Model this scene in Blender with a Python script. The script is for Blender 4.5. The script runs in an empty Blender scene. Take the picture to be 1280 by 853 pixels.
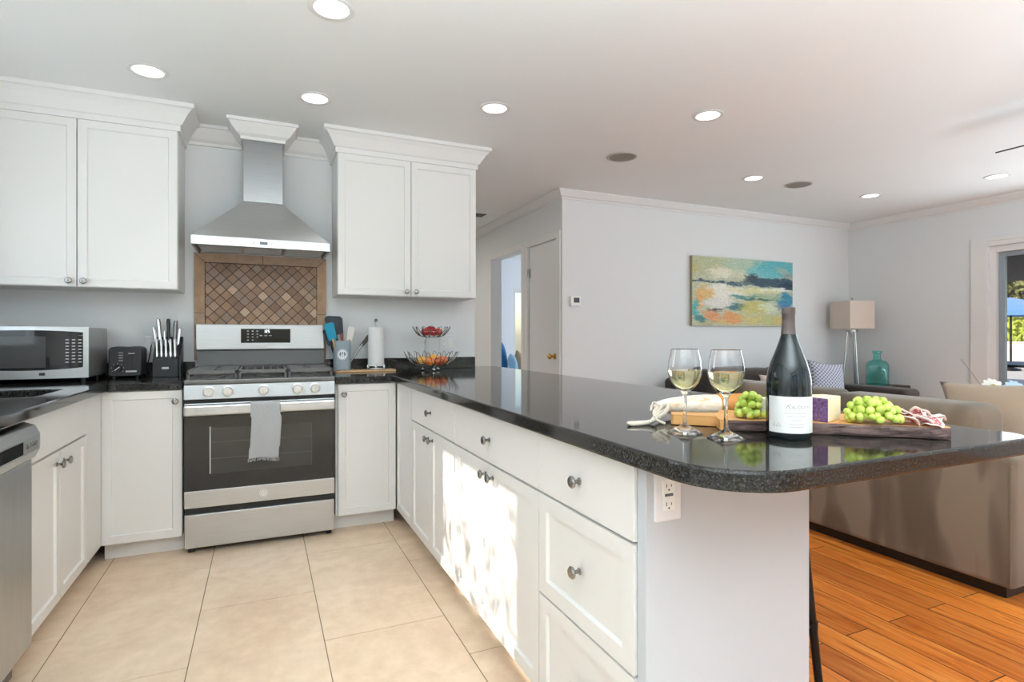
import bpy, bmesh, math, random
from mathutils import Vector, Matrix, noise
random.seed(7)
S = bpy.context.scene
COL = S.collection
R = math.radians
PI = math.pi

# ------------------------------------------------------------------ camera
CAMH = 1.15
cam = bpy.data.objects.new('camera', bpy.data.cameras.new('camera'))
COL.objects.link(cam)
cam.location = (0, 0, CAMH)
cam.rotation_euler = (R(90), 0, R(-24.054))
cam.data.sensor_width = 36
cam.data.lens = 698.8 / 1280 * 36
cam.data.shift_y = -5.9 / 1280
cam.data.clip_start = 0.02
S.camera = cam

# ------------------------------------------------------------------ colour, world, daylight
S.view_settings.view_transform = 'Standard'
S.view_settings.look = 'None'
S.view_settings.gamma = 1
S.view_settings.use_curve_mapping = False
S.view_settings.exposure = -0.08
S.cycles.use_denoising = True
S.cycles.max_bounces = 10
S.cycles.diffuse_bounces = 6
S.cycles.glossy_bounces = 5
S.cycles.transmission_bounces = 10
S.cycles.transparent_max_bounces = 12
S.cycles.caustics_reflective = False
S.cycles.caustics_refractive = False
S.cycles.sample_clamp_indirect = 6

SUN_DIR = Vector((1.0, -0.34, -0.60)).normalized()
w = bpy.data.worlds.new('sky')
S.world = w
w.use_nodes = True
nt = w.node_tree
sk = nt.nodes.new('ShaderNodeTexSky')
sk.sky_type = 'NISHITA'
sk.sun_disc = False
sk.sun_elevation = R(35)
sk.sun_rotation = R(-70)
nt.nodes['Background'].inputs['Strength'].default_value = 0.28
nt.links.new(sk.outputs[0], nt.nodes['Background'].inputs['Color'])

def light(name, kind, loc, energy, rot=None, **kw):
    d = bpy.data.lights.new(name, kind)
    d.energy = energy
    for k, v in kw.items():
        setattr(d, k, v)
    o = bpy.data.objects.new(name, d)
    COL.objects.link(o)
    o.location = loc
    if rot is not None:
        o.rotation_euler = rot
    return o

sun = light('sun', 'SUN', (-6, 5, 5), 7.0, angle=R(0.6), color=(1, .95, .87))
sun.rotation_euler = SUN_DIR.to_track_quat('-Z', 'Y').to_euler()
# area lamps added at the window openings stand in for skylight
COOL = (.78, .915, 1)
def aim(x, y, z):
    return Vector((x, y, z)).to_track_quat('-Z', 'Y').to_euler()
light('fill_front_window', 'AREA', (-0.1, -2.52, 1.15), 3, (R(90), 0, R(180)), shape='RECTANGLE', size=2.1, size_y=1.9, color=COOL)  # added general fill at an unseen window behind the camera
light('fill_living_window', 'AREA', (4.6, -2.52, 1.3), 46, (R(90), 0, R(180)), shape='RECTANGLE', size=2.6, size_y=1.9, color=COOL)  # added fill, shifted right of its unseen window to lift the right wall
light('daylight_sliding_door', 'AREA', (6.2, 1.85, 1.05), 52, (R(90), 0, R(90)), shape='RECTANGLE', size=2.0, size_y=1.9, color=COOL)
light('daylight_kitchen_window', 'AREA', (-1.35, 2.83, 1.53), 7, (R(90), 0, R(-90)), shape='RECTANGLE', size=.84, size_y=.86, color=COOL)
light('added_fill_bedroom', 'AREA', (6.3, 7.2, 1.4), 60, (R(90), 0, R(90)), shape='RECTANGLE', size=1.4, size_y=1.4, color=(.86, .94, 1))  # added lamp by a blank side wall, brightens the bedroom
light('added_fill_hall', 'AREA', (.9, 6.3, 2.4), 26, (0, 0, 0), shape='DISK', size=.4, color=(1, .95, .88))  # added lamp without a fixture, lifts the dark hall
# unseen upward area lamps, added to even the light off the ceiling
light('added_uplight_kitchen', 'AREA', (.2, -.7, 1.4), 245, aim(.0, .03, 1), shape='RECTANGLE', size=1.6, size_y=1.6, color=COOL)
light('added_uplight_living', 'AREA', (3.7, -.7, .9), 96, aim(.34, .1, 1), shape='RECTANGLE', size=2.2, size_y=2.0, color=(.66, .88, 1))
DOWNLIGHT_W = 18.0

# ------------------------------------------------------------------ materials
def lin(c):
    c = c / 255
    return c / 12.92 if c <= .04045 else ((c + .055) / 1.055) ** 2.4
def rgb(r, g, b):
    return (lin(r), lin(g), lin(b), 1)
MATS = {}
class NT:
    """small node helper"""
    def __init__(s, name):
        s.m = bpy.data.materials.new(name)
        s.m.use_nodes = True
        s.t = s.m.node_tree
        s.b = s.t.nodes['Principled BSDF']
    def n(s, kind, **kw):
        x = s.t.nodes.new('ShaderNode' + kind)
        for k, v in kw.items():
            if k in ('vector', ):
                s.l(v, x.inputs['Vector'])
            elif hasattr(x, k) and not k[0].isupper():
                setattr(x, k, v)
            else:
                x.inputs[k].default_value = v
        return x
    def l(s, a, b):
        s.t.links.new(a.outputs[0] if hasattr(a, 'outputs') else a, b)
    def coord(s, scale=(1, 1, 1), rot=(0, 0, 0), kind='Object', loc=(0, 0, 0)):
        c = s.t.nodes.new('ShaderNodeTexCoord')
        m = s.t.nodes.new('ShaderNodeMapping')
        m.inputs['Scale'].default_value = scale
        m.inputs['Rotation'].default_value = rot
        m.inputs['Location'].default_value = loc
        s.t.links.new(c.outputs[kind], m.inputs[0])
        return m
    def noise(s, vec, scale, detail=3, rough=.5, dist=0):
        x = s.n('TexNoise', Scale=scale, Detail=detail, Roughness=rough, Distortion=dist)
        s.l(vec, x.inputs['Vector'])
        return x
    def ramp(s, fac, stops):
        x = s.n('ValToRGB')
        e = x.color_ramp.elements
        while len(e) < len(stops):
            e.new(.5)
        for i, (p, c) in enumerate(stops):
            e[i].position = p
            e[i].color = c
        s.l(fac, x.inputs[0])
        return x
    def mix(s, fac, a, b, mode='MIX'):
        x = s.t.nodes.new('ShaderNodeMix')
        x.data_type = 'RGBA'
        x.blend_type = mode
        for v, i in ((fac, 0), (a, 6), (b, 7)):
            if isinstance(v, (int, float, tuple)):
                x.inputs[i].default_value = v
            else:
                s.l(v, x.inputs[i])
        return x.outputs[2]
    def math(s, op, a, b=0.0):
        x = s.n('Math', operation=op)
        for v, i in ((a, 0), (b, 1)):
            if isinstance(v, (int, float)):
                x.inputs[i].default_value = v
            else:
                s.l(v, x.inputs[i])
        return x
    def bump(s, h, strength=.2, dist=.01):
        x = s.n('Bump', Strength=strength, Distance=dist)
        s.l(h, x.inputs['Height'])
        s.l(x, s.b.inputs['Normal'])

def plain(name, c, rough=.5, metal=0, var=.04, scale=12, bump=0, spec=.5, trans=0, ior=1.45, emit=0, coat=0, sheen=0):
    if name in MATS:
        return MATS[name]
    k = NT(name)
    v = k.coord()
    nz = k.noise(v, scale, 4)
    base = rgb(*c)
    lo = tuple(max(0, x * (1 - var)) for x in base[:3]) + (1,)
    hi = tuple(min(1, x * (1 + var)) for x in base[:3]) + (1,)
    k.l(k.mix(nz.outputs[0], lo, hi), k.b.inputs['Base Color'])
    k.b.inputs['Roughness'].default_value = rough
    k.b.inputs['Metallic'].default_value = metal
    k.b.inputs['Specular IOR Level'].default_value = spec
    k.b.inputs['Transmission Weight'].default_value = trans
    k.b.inputs['IOR'].default_value = ior
    k.b.inputs['Coat Weight'].default_value = coat
    k.b.inputs['Sheen Weight'].default_value = sheen
    if emit:
        k.b.inputs['Emission Color'].default_value = base
        k.b.inputs['Emission Strength'].default_value = emit
    if bump:
        k.bump(nz.outputs[0], bump)
    MATS[name] = k.m
    return k.m

WALL = plain('wall_paint', (221, 222, 222), .65, var=.01, scale=3, bump=.02)
CEIL = plain('ceiling_paint', (232, 233, 232), .8, var=.01, scale=3)
TRIM = plain('trim_paint', (224, 222, 220), .4, var=.01)
CAB = plain('cabinet_paint', (224, 222, 219), .32, var=.008, scale=4)
CHROME = plain('chrome', (200, 200, 200), .12, 1, var=.02)
NICKEL = plain('nickel', (150, 148, 145), .22, 1, var=.05)
BLACK = plain('black_plastic', (24, 24, 25), .35, var=.1)
BLACKM = plain('black_metal', (28, 28, 28), .4, .3, var=.1)
BGLASS = plain('black_glass', (25, 27, 29), .06, var=.03, spec=.6)
IRON = plain('cast_iron', (98, 97, 96), .5, .2, var=.15, scale=60, bump=.1)
ENAMEL = plain('grey_enamel', (92, 91, 89), .3, .6, var=.05)
WHITEP = plain('white_plastic', (232, 232, 230), .3, var=.01)
BRASS = plain('brass', (205, 160, 84), .22, 1, var=.04)

def stainless(name, axis_scale, val=168):
    k = NT(name)
    nz = k.noise(k.coord(axis_scale), 1.0, 4)
    k.l(k.ramp(nz.outputs[0], [(.3, rgb(val - 5, val - 3, val - 2)), (.7, rgb(val + 5, val + 7, val + 8))]), k.b.inputs['Base Color'])
    k.b.inputs['Metallic'].default_value = 1
    k.b.inputs['Roughness'].default_value = .36
    k.b.inputs['Anisotropic'].default_value = .6
    k.bump(nz.outputs[0], .012, .001)
    return k.m
STEEL = stainless('stainless_steel', (6, 6, 400), 196)
STEELV = stainless('stainless_steel_vertical', (260, 260, 4), 190)

def granite():
    k = NT('black_granite')
    v = k.coord()
    a = k.noise(v, 240, 3, .7)
    b = k.noise(v, 90, 3, .6)
    vo = k.n('TexVoronoi', Scale=160.0)
    k.l(v, vo.inputs['Vector'])
    c1 = k.ramp(a.outputs[0], [(.42, rgb(10, 10, 10)), (.54, rgb(46, 45, 42)), (.68, rgb(100, 98, 94))])
    c2 = k.ramp(b.outputs[0], [(.4, rgb(16, 16, 16)), (.7, rgb(48, 47, 44))])
    k.l(k.mix(.5, c1, c2), k.b.inputs['Base Color'])
    k.b.inputs['Roughness'].default_value = .075
    k.b.inputs['IOR'].default_value = 1.42
    return k.m
GRANITE = granite()

def tile_floor():
    k = NT('beige_floor_tile')
    v = k.coord()
    a = k.noise(v, 2.2, 6, .6, 1.2)
    b = k.noise(v, 14, 5, .65)
    c = k.ramp(a.outputs[0], [(.3, rgb(220, 193, 165)), (.5, rgb(230, 205, 178)), (.7, rgb(238, 216, 191))])
    d = k.ramp(b.outputs[0], [(.3, rgb(228, 222, 214)), (.7, rgb(255, 255, 255))])
    k.l(k.mix(.6, c, d, 'MULTIPLY'), k.b.inputs['Base Color'])
    k.b.inputs['Roughness'].default_value = .42
    k.bump(b.outputs[0], .04, .004)
    return k.m
TILE = tile_floor()
GROUT = plain('floor_grout', (138, 118, 98), .9, var=.06)

def wood_floor():
    k = NT('oak_floor')
    v = k.coord((1, 1, 1), (0, 0, R(90)))
    br = k.n('TexBrick', Scale=1.0)
    br.inputs['Color1'].default_value = (1, 1, 1, 1)
    br.inputs['Color2'].default_value = (0, 0, 0, 1)
    br.inputs['Mortar'].default_value = (.5, .5, .5, 1)
    br.inputs['Mortar Size'].default_value = .0022
    br.inputs['Brick Width'].default_value = 1.05
    br.inputs['Row Height'].default_value = .128
    br.offset = .37
    k.l(v, br.inputs['Vector'])
    g = k.n('TexNoise', Scale=1.0, Detail=6.0, Roughness=.62, Distortion=1.6)
    sh = k.n('VectorMath', operation='MULTIPLY_ADD')
    gv = k.coord((26, 2.0, 1))
    k.l(br.outputs[0], sh.inputs[0])
    sh.inputs[1].default_value = (9, 7, 5)
    k.l(gv, sh.inputs[2])
    k.l(sh, g.inputs['Vector'])
    grain = k.ramp(g.outputs[0], [(.28, rgb(178, 86, 24)), (.48, rgb(236, 140, 56)), (.72, rgb(252, 182, 96))])
    tone = k.ramp(br.outputs[0], [(0, rgb(206, 186, 172)), (1, rgb(255, 250, 244))])
    c = k.mix(1.0, grain, tone, 'MULTIPLY')
    k.l(k.mix(br.outputs[1], c, rgb(58, 28, 12)), k.b.inputs['Base Color'])
    k.b.inputs['Roughness'].default_value = .3
    k.bump(g.outputs[0], .05, .002)
    return k.m
WOODF = wood_floor()

def wood(name, c0, c1, scale=(4, 40, 40), rough=.45):
    k = NT(name)
    g = k.noise(k.coord(scale), 1.0, 5, .6, 1.0)
    k.l(k.ramp(g.outputs[0], [(.3, rgb(*c0)), (.7, rgb(*c1))]), k.b.inputs['Base Color'])
    k.b.inputs['Roughness'].default_value = rough
    k.bump(g.outputs[0], .05, .002)
    return k.m
BOARDW = wood('olive_wood', (206, 138, 72), (238, 186, 118), (5, 40, 40))
BARK = wood('bark_edge', (52, 36, 34), (122, 98, 92), (14, 60, 60), .8)
BAMBOO = wood('bamboo', (190, 150, 104), (216, 180, 138), (4, 50, 50))

def suede():
    k = NT('brown_suede')
    v = k.coord((1, 3.6, 1.0))
    a = k.noise(v, 1.9, 1.5, .35, .5)
    b = k.noise(k.coord(), 120, 2)
    k.l(k.ramp(a.outputs[0], [(.40, rgb(92, 79, 64)), (.48, rgb(104, 91, 75)), (.56, rgb(126, 112, 95))]), k.b.inputs['Base Color'])
    k.b.inputs['Roughness'].default_value = .9
    k.b.inputs['Sheen Weight'].default_value = .25
    k.bump(b.outputs[0], .1, .002)
    return k.m
SUEDE = suede()

def fabric(name, c, var=.12, scale=300, bump=.2):
    return plain(name, c, .95, var=var, scale=scale, bump=bump, sheen=.2, spec=.2)

def pattern_fabric():
    k = NT('blue_grey_diamond_fabric')
    v = k.coord((40, 0.01, 40), (R(0), R(45), R(0)))
    ch = k.n('TexVoronoi', Scale=1.0)
    ch.distance = 'CHEBYCHEV'
    ch.inputs['Randomness'].default_value = 0.0
    k.l(v, ch.inputs['Vector'])
    k.l(k.ramp(ch.outputs[0], [(.36, rgb(122, 124, 144)), (.43, rgb(214, 214, 220))]), k.b.inputs['Base Color'])
    k.b.inputs['Roughness'].default_value = .95
    return k.m
PATF = pattern_fabric()

def glass(name, c=(255, 255, 255), rough=0.0, ior=1.45):
    k = NT(name)
    k.b.inputs['Base Color'].default_value = rgb(*c)
    k.b.inputs['Roughness'].default_value = rough
    k.b.inputs['Transmission Weight'].default_value = 1
    k.b.inputs['IOR'].default_value = ior
    return k.m
CRYSTAL = glass('clear_glass', ior=1.52)
WINE = glass('white_wine', (244, 236, 186), ior=1.33)
TEAL = glass('teal_glass', (176, 240, 234), .02)

def pane():
    k = NT('window_pane')
    t = k.n('BsdfTransparent')
    g = k.n('BsdfGlossy', Roughness=0.0)
    f = k.n('Fresnel', IOR=1.45)
    m = k.n('MixShader')
    k.l(f, m.inputs[0])
    k.l(t, m.inputs[1])
    k.l(g, m.inputs[2])
    k.l(m, k.t.nodes['Material Output'].inputs['Surface'])
    return k.m
PANE = pane()

def emission(name, c, s):
    k = NT(name)
    k.b.inputs['Base Color'].default_value = rgb(*c)
    k.b.inputs['Emission Color'].default_value = rgb(*c)
    k.b.inputs['Emission Strength'].default_value = s
    return k.m
LENS = emission('lit_lens', (255, 252, 245), 2.6)

# ------------------------------------------------------------------ mesh helpers
def new():
    return bmesh.new()
def box(bm, x0, x1, y0, y1, z0, z1, bev=0, mi=0):
    r = bmesh.ops.create_cube(bm, size=1)
    vs = r['verts']
    for v in vs:
        v.co = Vector(((x0 + x1) / 2 + v.co.x * (x1 - x0), (y0 + y1) / 2 + v.co.y * (y1 - y0), (z0 + z1) / 2 + v.co.z * (z1 - z0)))
    fs = {f for v in vs for f in v.link_faces}
    for f in fs:
        f.material_index = mi
    if bev:
        es = list({e for v in vs for e in v.link_edges})
        bmesh.ops.bevel(bm, geom=es, offset=bev, segments=2, affect='EDGES', profile=.6)
    return vs
def front_of(bm, vs):
    fs = {f for v in vs if v.is_valid for f in v.link_faces}
    for f in fs:
        f.normal_update()
    return min(fs, key=lambda f: f.normal.y)
def shaker(bm, x0, x1, z0, z1, y0=-.02, y1=0, rail=.057, rec=.009):
    """door slab with a recessed centre panel, front towards -Y"""
    vs = box(bm, x0, x1, y0, y1, z0, z1)
    f = front_of(bm, vs)
    bmesh.ops.inset_individual(bm, faces=[f], thickness=rail)
    bmesh.ops.inset_individual(bm, faces=[f], thickness=.007, depth=-rec)
def cyl(bm, p0, p1, r0, r1=None, seg=20, cap=True):
    p0, p1 = Vector(p0), Vector(p1)
    r1 = r0 if r1 is None else r1
    d = p1 - p0
    m = Matrix.Translation((p0 + p1) / 2) @ d.to_track_quat('Z', 'Y').to_matrix().to_4x4()
    return bmesh.ops.create_cone(bm, cap_ends=cap, segments=seg, radius1=r0, radius2=r1, depth=d.length, matrix=m)['verts']
def lathe(bm, prof, seg=32, c=(0, 0, 0), closed=False):
    """prof: list of (r, z)"""
    rings = []
    for r, z in prof:
        if r < 1e-6:
            rings.append([bm.verts.new((c[0], c[1], c[2] + z))])
        else:
            rings.append([bm.verts.new((c[0] + r * math.cos(2 * PI * i / seg), c[1] + r * math.sin(2 * PI * i / seg), c[2] + z)) for i in range(seg)])
    pairs = list(zip(rings, rings[1:]))
    if closed:
        pairs.append((rings[-1], rings[0]))
    for a, b in pairs:
        for i in range(seg):
            j = (i + 1) % seg
            if len(a) == 1 and len(b) == 1:
                continue
            if len(a) == 1:
                bm.faces.new((a[0], b[j], b[i]))
            elif len(b) == 1:
                bm.faces.new((a[i], a[j], b[0]))
            else:
                bm.faces.new((a[i], a[j], b[j], b[i]))
    bmesh.ops.recalc_face_normals(bm, faces=bm.faces[:])
def prism(bm, pts, z0, z1):
    a = [bm.verts.new((x, y, z0)) for x, y in pts]
    b = [bm.verts.new((x, y, z1)) for x, y in pts]
    n = len(pts)
    fa = bm.faces.new(a)
    fb = bm.faces.new(b)
    for i in range(n):
        bm.faces.new((a[i], a[(i + 1) % n], b[(i + 1) % n], b[i]))
    bmesh.ops.recalc_face_normals(bm, faces=bm.faces[:])
    return fa, fb
def loft(bm, rings, cap=True):
    rs = [[bm.verts.new(p) for p in ring] for ring in rings]
    n = len(rs[0])
    for a, b in zip(rs, rs[1:]):
        for i in range(n):
            bm.faces.new((a[i], a[(i + 1) % n], b[(i + 1) % n], b[i]))
    if cap:
        bm.faces.new(rs[0])
        bm.faces.new(rs[-1])
    bmesh.ops.recalc_face_normals(bm, faces=bm.faces[:])
def tube(bm, pts, r, seg=8, closed=False):
    pts = [Vector(p) for p in pts]
    n = len(pts)
    rings = []
    up = Vector((0, 0, 1))
    for i, p in enumerate(pts):
        a = pts[(i - 1) % n] if (closed or i > 0) else p
        b = pts[(i + 1) % n] if (closed or i < n - 1) else p
        t = (b - a).normalized()
        u = t.cross(up)
        if u.length < 1e-3:
            u = t.cross(Vector((1, 0, 0)))
        u.normalize()
        v = u.cross(t)
        rr = r(i / (n - 1)) if callable(r) else r
        rings.append([bm.verts.new(p + rr * (math.cos(2 * PI * k / seg) * u + math.sin(2 * PI * k / seg) * v)) for k in range(seg)])
    prs = list(zip(rings, rings[1:]))
    if closed:
        prs.append((rings[-1], rings[0]))
    for a, b in prs:
        for k in range(seg):
            bm.faces.new((a[k], a[(k + 1) % seg], b[(k + 1) % seg], b[k]))
    if not closed:
        bm.faces.new(rings[0])
        bm.faces.new(rings[-1])
    bmesh.ops.recalc_face_normals(bm, faces=bm.faces[:])
def ball(bm, c, r, sc=(1, 1, 1), sub=2):
    m = Matrix.Translation(c) @ Matrix.Diagonal((*sc, 1))
    return bmesh.ops.create_icosphere(bm, subdivisions=sub, radius=r, matrix=m)['verts']
def rounded(pts, segs=8):
    """pts: (x, y, r) corners -> polygon with rounded corners"""
    out = []
    n = len(pts)
    for i, (x, y, r) in enumerate(pts):
        if not r:
            out.append((x, y))
            continue
        p = Vector((x, y))
        a = (Vector(pts[i - 1][:2]) - p).normalized()
        b = (Vector(pts[(i + 1) % n][:2]) - p).normalized()
        half = a.angle(b) / 2
        d = r / math.tan(half)
        c = p + (a + b).normalized() * (r / math.sin(half))
        s, e = p + a * d - c, p + b * d - c
        a0 = math.atan2(s.y, s.x)
        a1 = math.atan2(e.y, e.x)
        da = (a1 - a0 + PI) % (2 * PI) - PI
        for k in range(segs + 1):
            t = a0 + da * k / segs
            out.append((c.x + r * math.cos(t), c.y + r * math.sin(t)))
    return out

def obj(name, bm, mat, parent=None, smooth=False, loc=None, bevel=0, rot=None):
    me = bpy.data.meshes.new(name)
    bm.normal_update()
    bm.to_mesh(me)
    bm.free()
    for m in (mat if isinstance(mat, (list, tuple)) else [mat]):
        me.materials.append(m)
    o = bpy.data.objects.new(name, me)
    COL.objects.link(o)
    if parent is not None:
        o.parent = parent
    if loc is not None:
        o.location = loc
    if rot is not None:
        o.rotation_euler = rot
    if smooth:
        me.shade_smooth()
        if smooth != 'all':
            try:
                me.set_sharp_from_angle(angle=R(38))
            except Exception:
                pass
    if bevel:
        md = o.modifiers.new('bevel', 'BEVEL')
        md.width = bevel
        md.segments = 2
        md.limit_method = 'ANGLE'
        md.angle_limit = R(35)
    return o
def tag(o, label, cat, group=None):
    o['label'] = label
    o['category'] = cat
    if group:
        o['group'] = group
    return o
def thing(name, label, cat, loc=(0, 0, 0), rotz=0, group=None):
    o = bpy.data.objects.new(name, None)
    COL.objects.link(o)
    o.location = loc
    o.rotation_euler = (0, 0, rotz)
    o.empty_display_size = .05
    return tag(o, label, cat, group)
def struct(name, bm, mat, **kw):
    o = obj(name, bm, mat, **kw)
    o['kind'] = 'structure'
    return o
def dup(root, label, loc=None, rotz=None):
    r = root.copy()
    COL.objects.link(r)
    r['label'] = label
    if loc is not None:
        r.location = loc
    if rotz is not None:
        r.rotation_euler.z = rotz
    for ch in list(root.children):
        c = ch.copy()
        COL.objects.link(c)
        c.parent = r
        for g in list(ch.children):
            d = g.copy()
            COL.objects.link(d)
            d.parent = c
    return r

# ------------------------------------------------------------------ setting: main dimensions
XL, XR, YF, YB, CEILZ = -1.37, 6.27, -2.6, 4.0, 2.456
STUB = 1.475      # free end of the stove wall
YFAR = 4.374      # wall with the painting
XH = 2.443        # hall wall
CT0, CT1 = .872, .912

# kitchen floor: staggered tiles over a grout bed
bm = new()
box(bm, XL, 1.255, YF, YB + .14, -.06, -.0015, mi=1)
cols = [-1.63, -1.165, -.70, -.237, .214, .684, 1.145, 1.60]
joints = [2.83, 2.665, 3.15, 2.665, 2.215, 2.83, 2.4]
for i in range(7):
    a, b = cols[i] + .002, cols[i + 1] - .002
    a, b = max(a, XL), min(b, 1.255)
    y = joints[i] - .92 * 7
    while y < YB + .14:
        y0, y1 = max(y + .0018, YF), min(y + .92 - .0018, YB + .14)
        if y1 > y0 + .01 and b > a + .01:
            box(bm, a, b, y0, y1, -.02, 0)
        y += .92
struct('floor_kitchen', bm, [TILE, GROUT])
bm = new()
box(bm, 1.255, XR, YF, YB + .14, -.06, -.001)
box(bm, XH, XR, YB + .14, YFAR, -.06, -.001)
struct('floor_living', bm, WOODF)
bm = new()
box(bm, XL, 6.4, YFAR + .121, 9.2, -.06, -.001)
box(bm, XL, XH, YB + .14, YFAR + .121, -.06, -.001)
struct('floor_hall', bm, plain('pale_carpet', (206, 200, 192), .95, var=.06, scale=200, bump=.2))

bm = new()
box(bm, XL - .15, XR + .15, YF - .15, 9.3, CEILZ, CEILZ + .1)
struct('ceiling', bm, CEIL)

def wall_holes(name, axis, pos, thick, a0, a1, z0, z1, holes, mat=WALL):
    """wall in the plane axis=pos, from pos to pos+thick, with rectangular openings (a_lo, a_hi, z_lo, z_hi)"""
    bm = new()
    p0, p1 = sorted((pos, pos + thick))
    cuts = sorted({a0, a1, *[h[0] for h in holes], *[h[1] for h in holes]})
    for lo, hi in zip(cuts, cuts[1:]):
        spans = [(z0, z1)]
        for h in holes:
            if h[0] < hi - 1e-6 and h[1] > lo + 1e-6:
                ns = []
                for s, e in spans:
                    if h[2] > s:
                        ns.append((s, min(e, h[2])))
                    if h[3] < e:
                        ns.append((max(s, h[3]), e))
                spans = ns
        for s, e in spans:
            if e - s > 1e-5:
                if axis == 'X':
                    box(bm, p0, p1, lo, hi, s, e)
                else:
                    box(bm, lo, hi, p0, p1, s, e)
    bmesh.ops.remove_doubles(bm, verts=bm.verts[:], dist=1e-5)
    inner = [f for f in bm.faces if sum(1 for g in bm.faces if g is not f and set(g.verts) == set(f.verts))]
    bmesh.ops.delete(bm, geom=inner, context='FACES')
    return struct(name, bm, mat)

KWIN = (2.37, 3.26, 1.07, 1.99)
wall_holes('wall_back', 'Y', YB, .13, XL, STUB, 0, CEILZ, [])
wall_holes('wall_left', 'X', XL, -.14, YF, YB + .13, 0, CEILZ, [KWIN])
FW1, FW2 = (-1.15, .95, .6, 2.3), (2.4, 5.0, .45, 2.35)
wall_holes('wall_front', 'Y', YF, -.14, XL, XR, 0, CEILZ, [FW1, FW2])
SLD = (.75, 2.99, 0.0, 2.0)
wall_holes('wall_right', 'X', XR, .14, YF, YFAR + .12, 0, CEILZ, [SLD])
wall_holes('wall_far', 'Y', YFAR, .12, XH + .12, XR, 0, CEILZ, [])
DOP, DCL = (5.21, 6.045, 0, 2.042), (4.459, 5.078, 0, 2.042)
wall_holes('wall_hall', 'X', XH, .12, YFAR, 9.2, 0, CEILZ, [DOP, DCL])
wall_holes('wall_hall_side', 'X', XL, -.14, YB + .13, 8.2, 0, CEILZ, [])
wall_holes('wall_hall_end', 'Y', 8.2, .12, XL, XH, 0, CEILZ, [])
wall_holes('wall_bedroom', 'Y', 8.6, .12, XH + .12, 6.4, 0, CEILZ, [(3.86, 4.9, .55, 1.95)], plain('bedroom_paint', (226, 230, 238), .7, var=.01))
wall_holes('wall_bedroom_side', 'X', 6.4, .12, YFAR + .12, 8.6, 0, CEILZ, [])

# closet behind the narrow door
bm = new(); box(bm, XH + .125, XH + .9, 5.1, 5.14, 0, CEILZ)
struct('wall_closet', bm, WALL)

# crown mouldings: profile swept along straight runs
CROWN = [(0, 0), (.012, 0), (.012, .014), (.03, .026), (.05, .052), (.062, .07), (.07, .07), (.07, .085), (0, .085)]
def crown_run(bm, p0, p1, nrm, ztop=CEILZ, prof=CROWN, sc=1.0, m0=0, m1=0):
    """m0 / m1: +1 lengthens the far edge at that end for an outside mitre, -1 shortens it for an inside one"""
    p0, p1, nrm = Vector(p0), Vector(p1), Vector(nrm)
    d = (p1 - p0).normalized()
    h = prof[-1][1] * sc
    rings = []
    for p, m, s in ((p0, m0, -1), (p1, m1, 1)):
        rings.append([(*(p + nrm * (o * sc) + d * (s * m * o * sc)), ztop - h + z * sc) for o, z in prof])
    loft(bm, [[Vector(q) for q in r] for r in rings])
def V2(x, y):
    return Vector((x, y))
def crown_obj(name, runs, **kw):
    bm = new()
    for r in runs:
        crown_run(bm, V2(*r[0]), V2(*r[1]), V2(*r[2]), **(r[3] if len(r) > 3 else {}))
    return struct(name, bm, TRIM, **kw)
crown_obj('trim_1', [((XH, YFAR), (XR, YFAR), (0, -1), dict(m0=1, m1=-1, sc=.9))])
crown_obj('trim_2', [((XH, 8.2), (XH, YFAR), (-1, 0), dict(m1=1, sc=.9))])
crown_obj('trim_3', [((XR, YFAR), (XR, YF), (-1, 0), dict(m0=-1, sc=.9))])
crown_obj('trim_4', [((-.44, YB), (-.107, YB), (0, -1), dict(m1=-1, sc=1.3)), ((.116, YB), (.434, YB), (0, -1), dict(m0=-1, sc=1.3))])
# boxed crown round the hood chimney
HX0, HX1, HYF = -.107, .116, 3.775
crown_obj('trim_5', [((HX0, YB), (HX0, HYF), (-1, 0), dict(m1=1, sc=1.25)), ((HX0, HYF), (HX1, HYF), (0, -1), dict(m0=1, m1=1, sc=1.25)), ((HX1, HYF), (HX1, YB), (1, 0), dict(m0=1, sc=1.25))])

# baseboards
bm = new(); box(bm, XH, XR, YFAR - .014, YFAR, 0, .1, .003); struct('baseboard_far', bm, TRIM)
bm = new(); box(bm, XR - .014, XR, 3.14, YFAR, 0, .1, .003); struct('baseboard_right', bm, TRIM)

# casings of the hall doors
def casing_x(name, x, out, a0, a1, z1, wdt=.062, t=.016):
    bm = new()
    lo, hi = sorted((x, x + out * t))
    box(bm, lo, hi, a0 - wdt, a0, 0, z1 + wdt, .003)
    box(bm, lo, hi, a1, a1 + wdt, 0, z1 + wdt, .003)
    box(bm, lo, hi, a0, a1, z1, z1 + wdt, .003)
    return struct(name, bm, TRIM)
casing_x('trim_6', XH, -1, DOP[0], DOP[1], DOP[3])
casing_x('trim_7', XH, -1, DCL[0], DCL[1], DCL[3])
# closed closet door
bm = new(); box(bm, XH + .012, XH + .05, DCL[0] + .004, DCL[1] - .004, .008, DCL[3] - .004, .002)
d1 = struct('door_1', bm, TRIM)
bm = new()
cyl(bm, (XH + .012, 4.525, .965), (XH + .002, 4.525, .965), .028, seg=24)
cyl(bm, (XH + .002, 4.525, .965), (XH - .03, 4.525, .965), .011)
ball(bm, (XH - .047, 4.525, .965), .027, (.8, 1, 1))
obj('door_knob', bm, BRASS, d1, True)
for z in (1.78, .25):
    bm = new(); cyl(bm, (XH + .006, 5.072, z - .045), (XH + .006, 5.072, z + .045), .008)
    box(bm, XH + .004, XH + .0125, 5.045, 5.07, z - .045, z + .045)
    obj('hinge', bm, NICKEL, d1)
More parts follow.
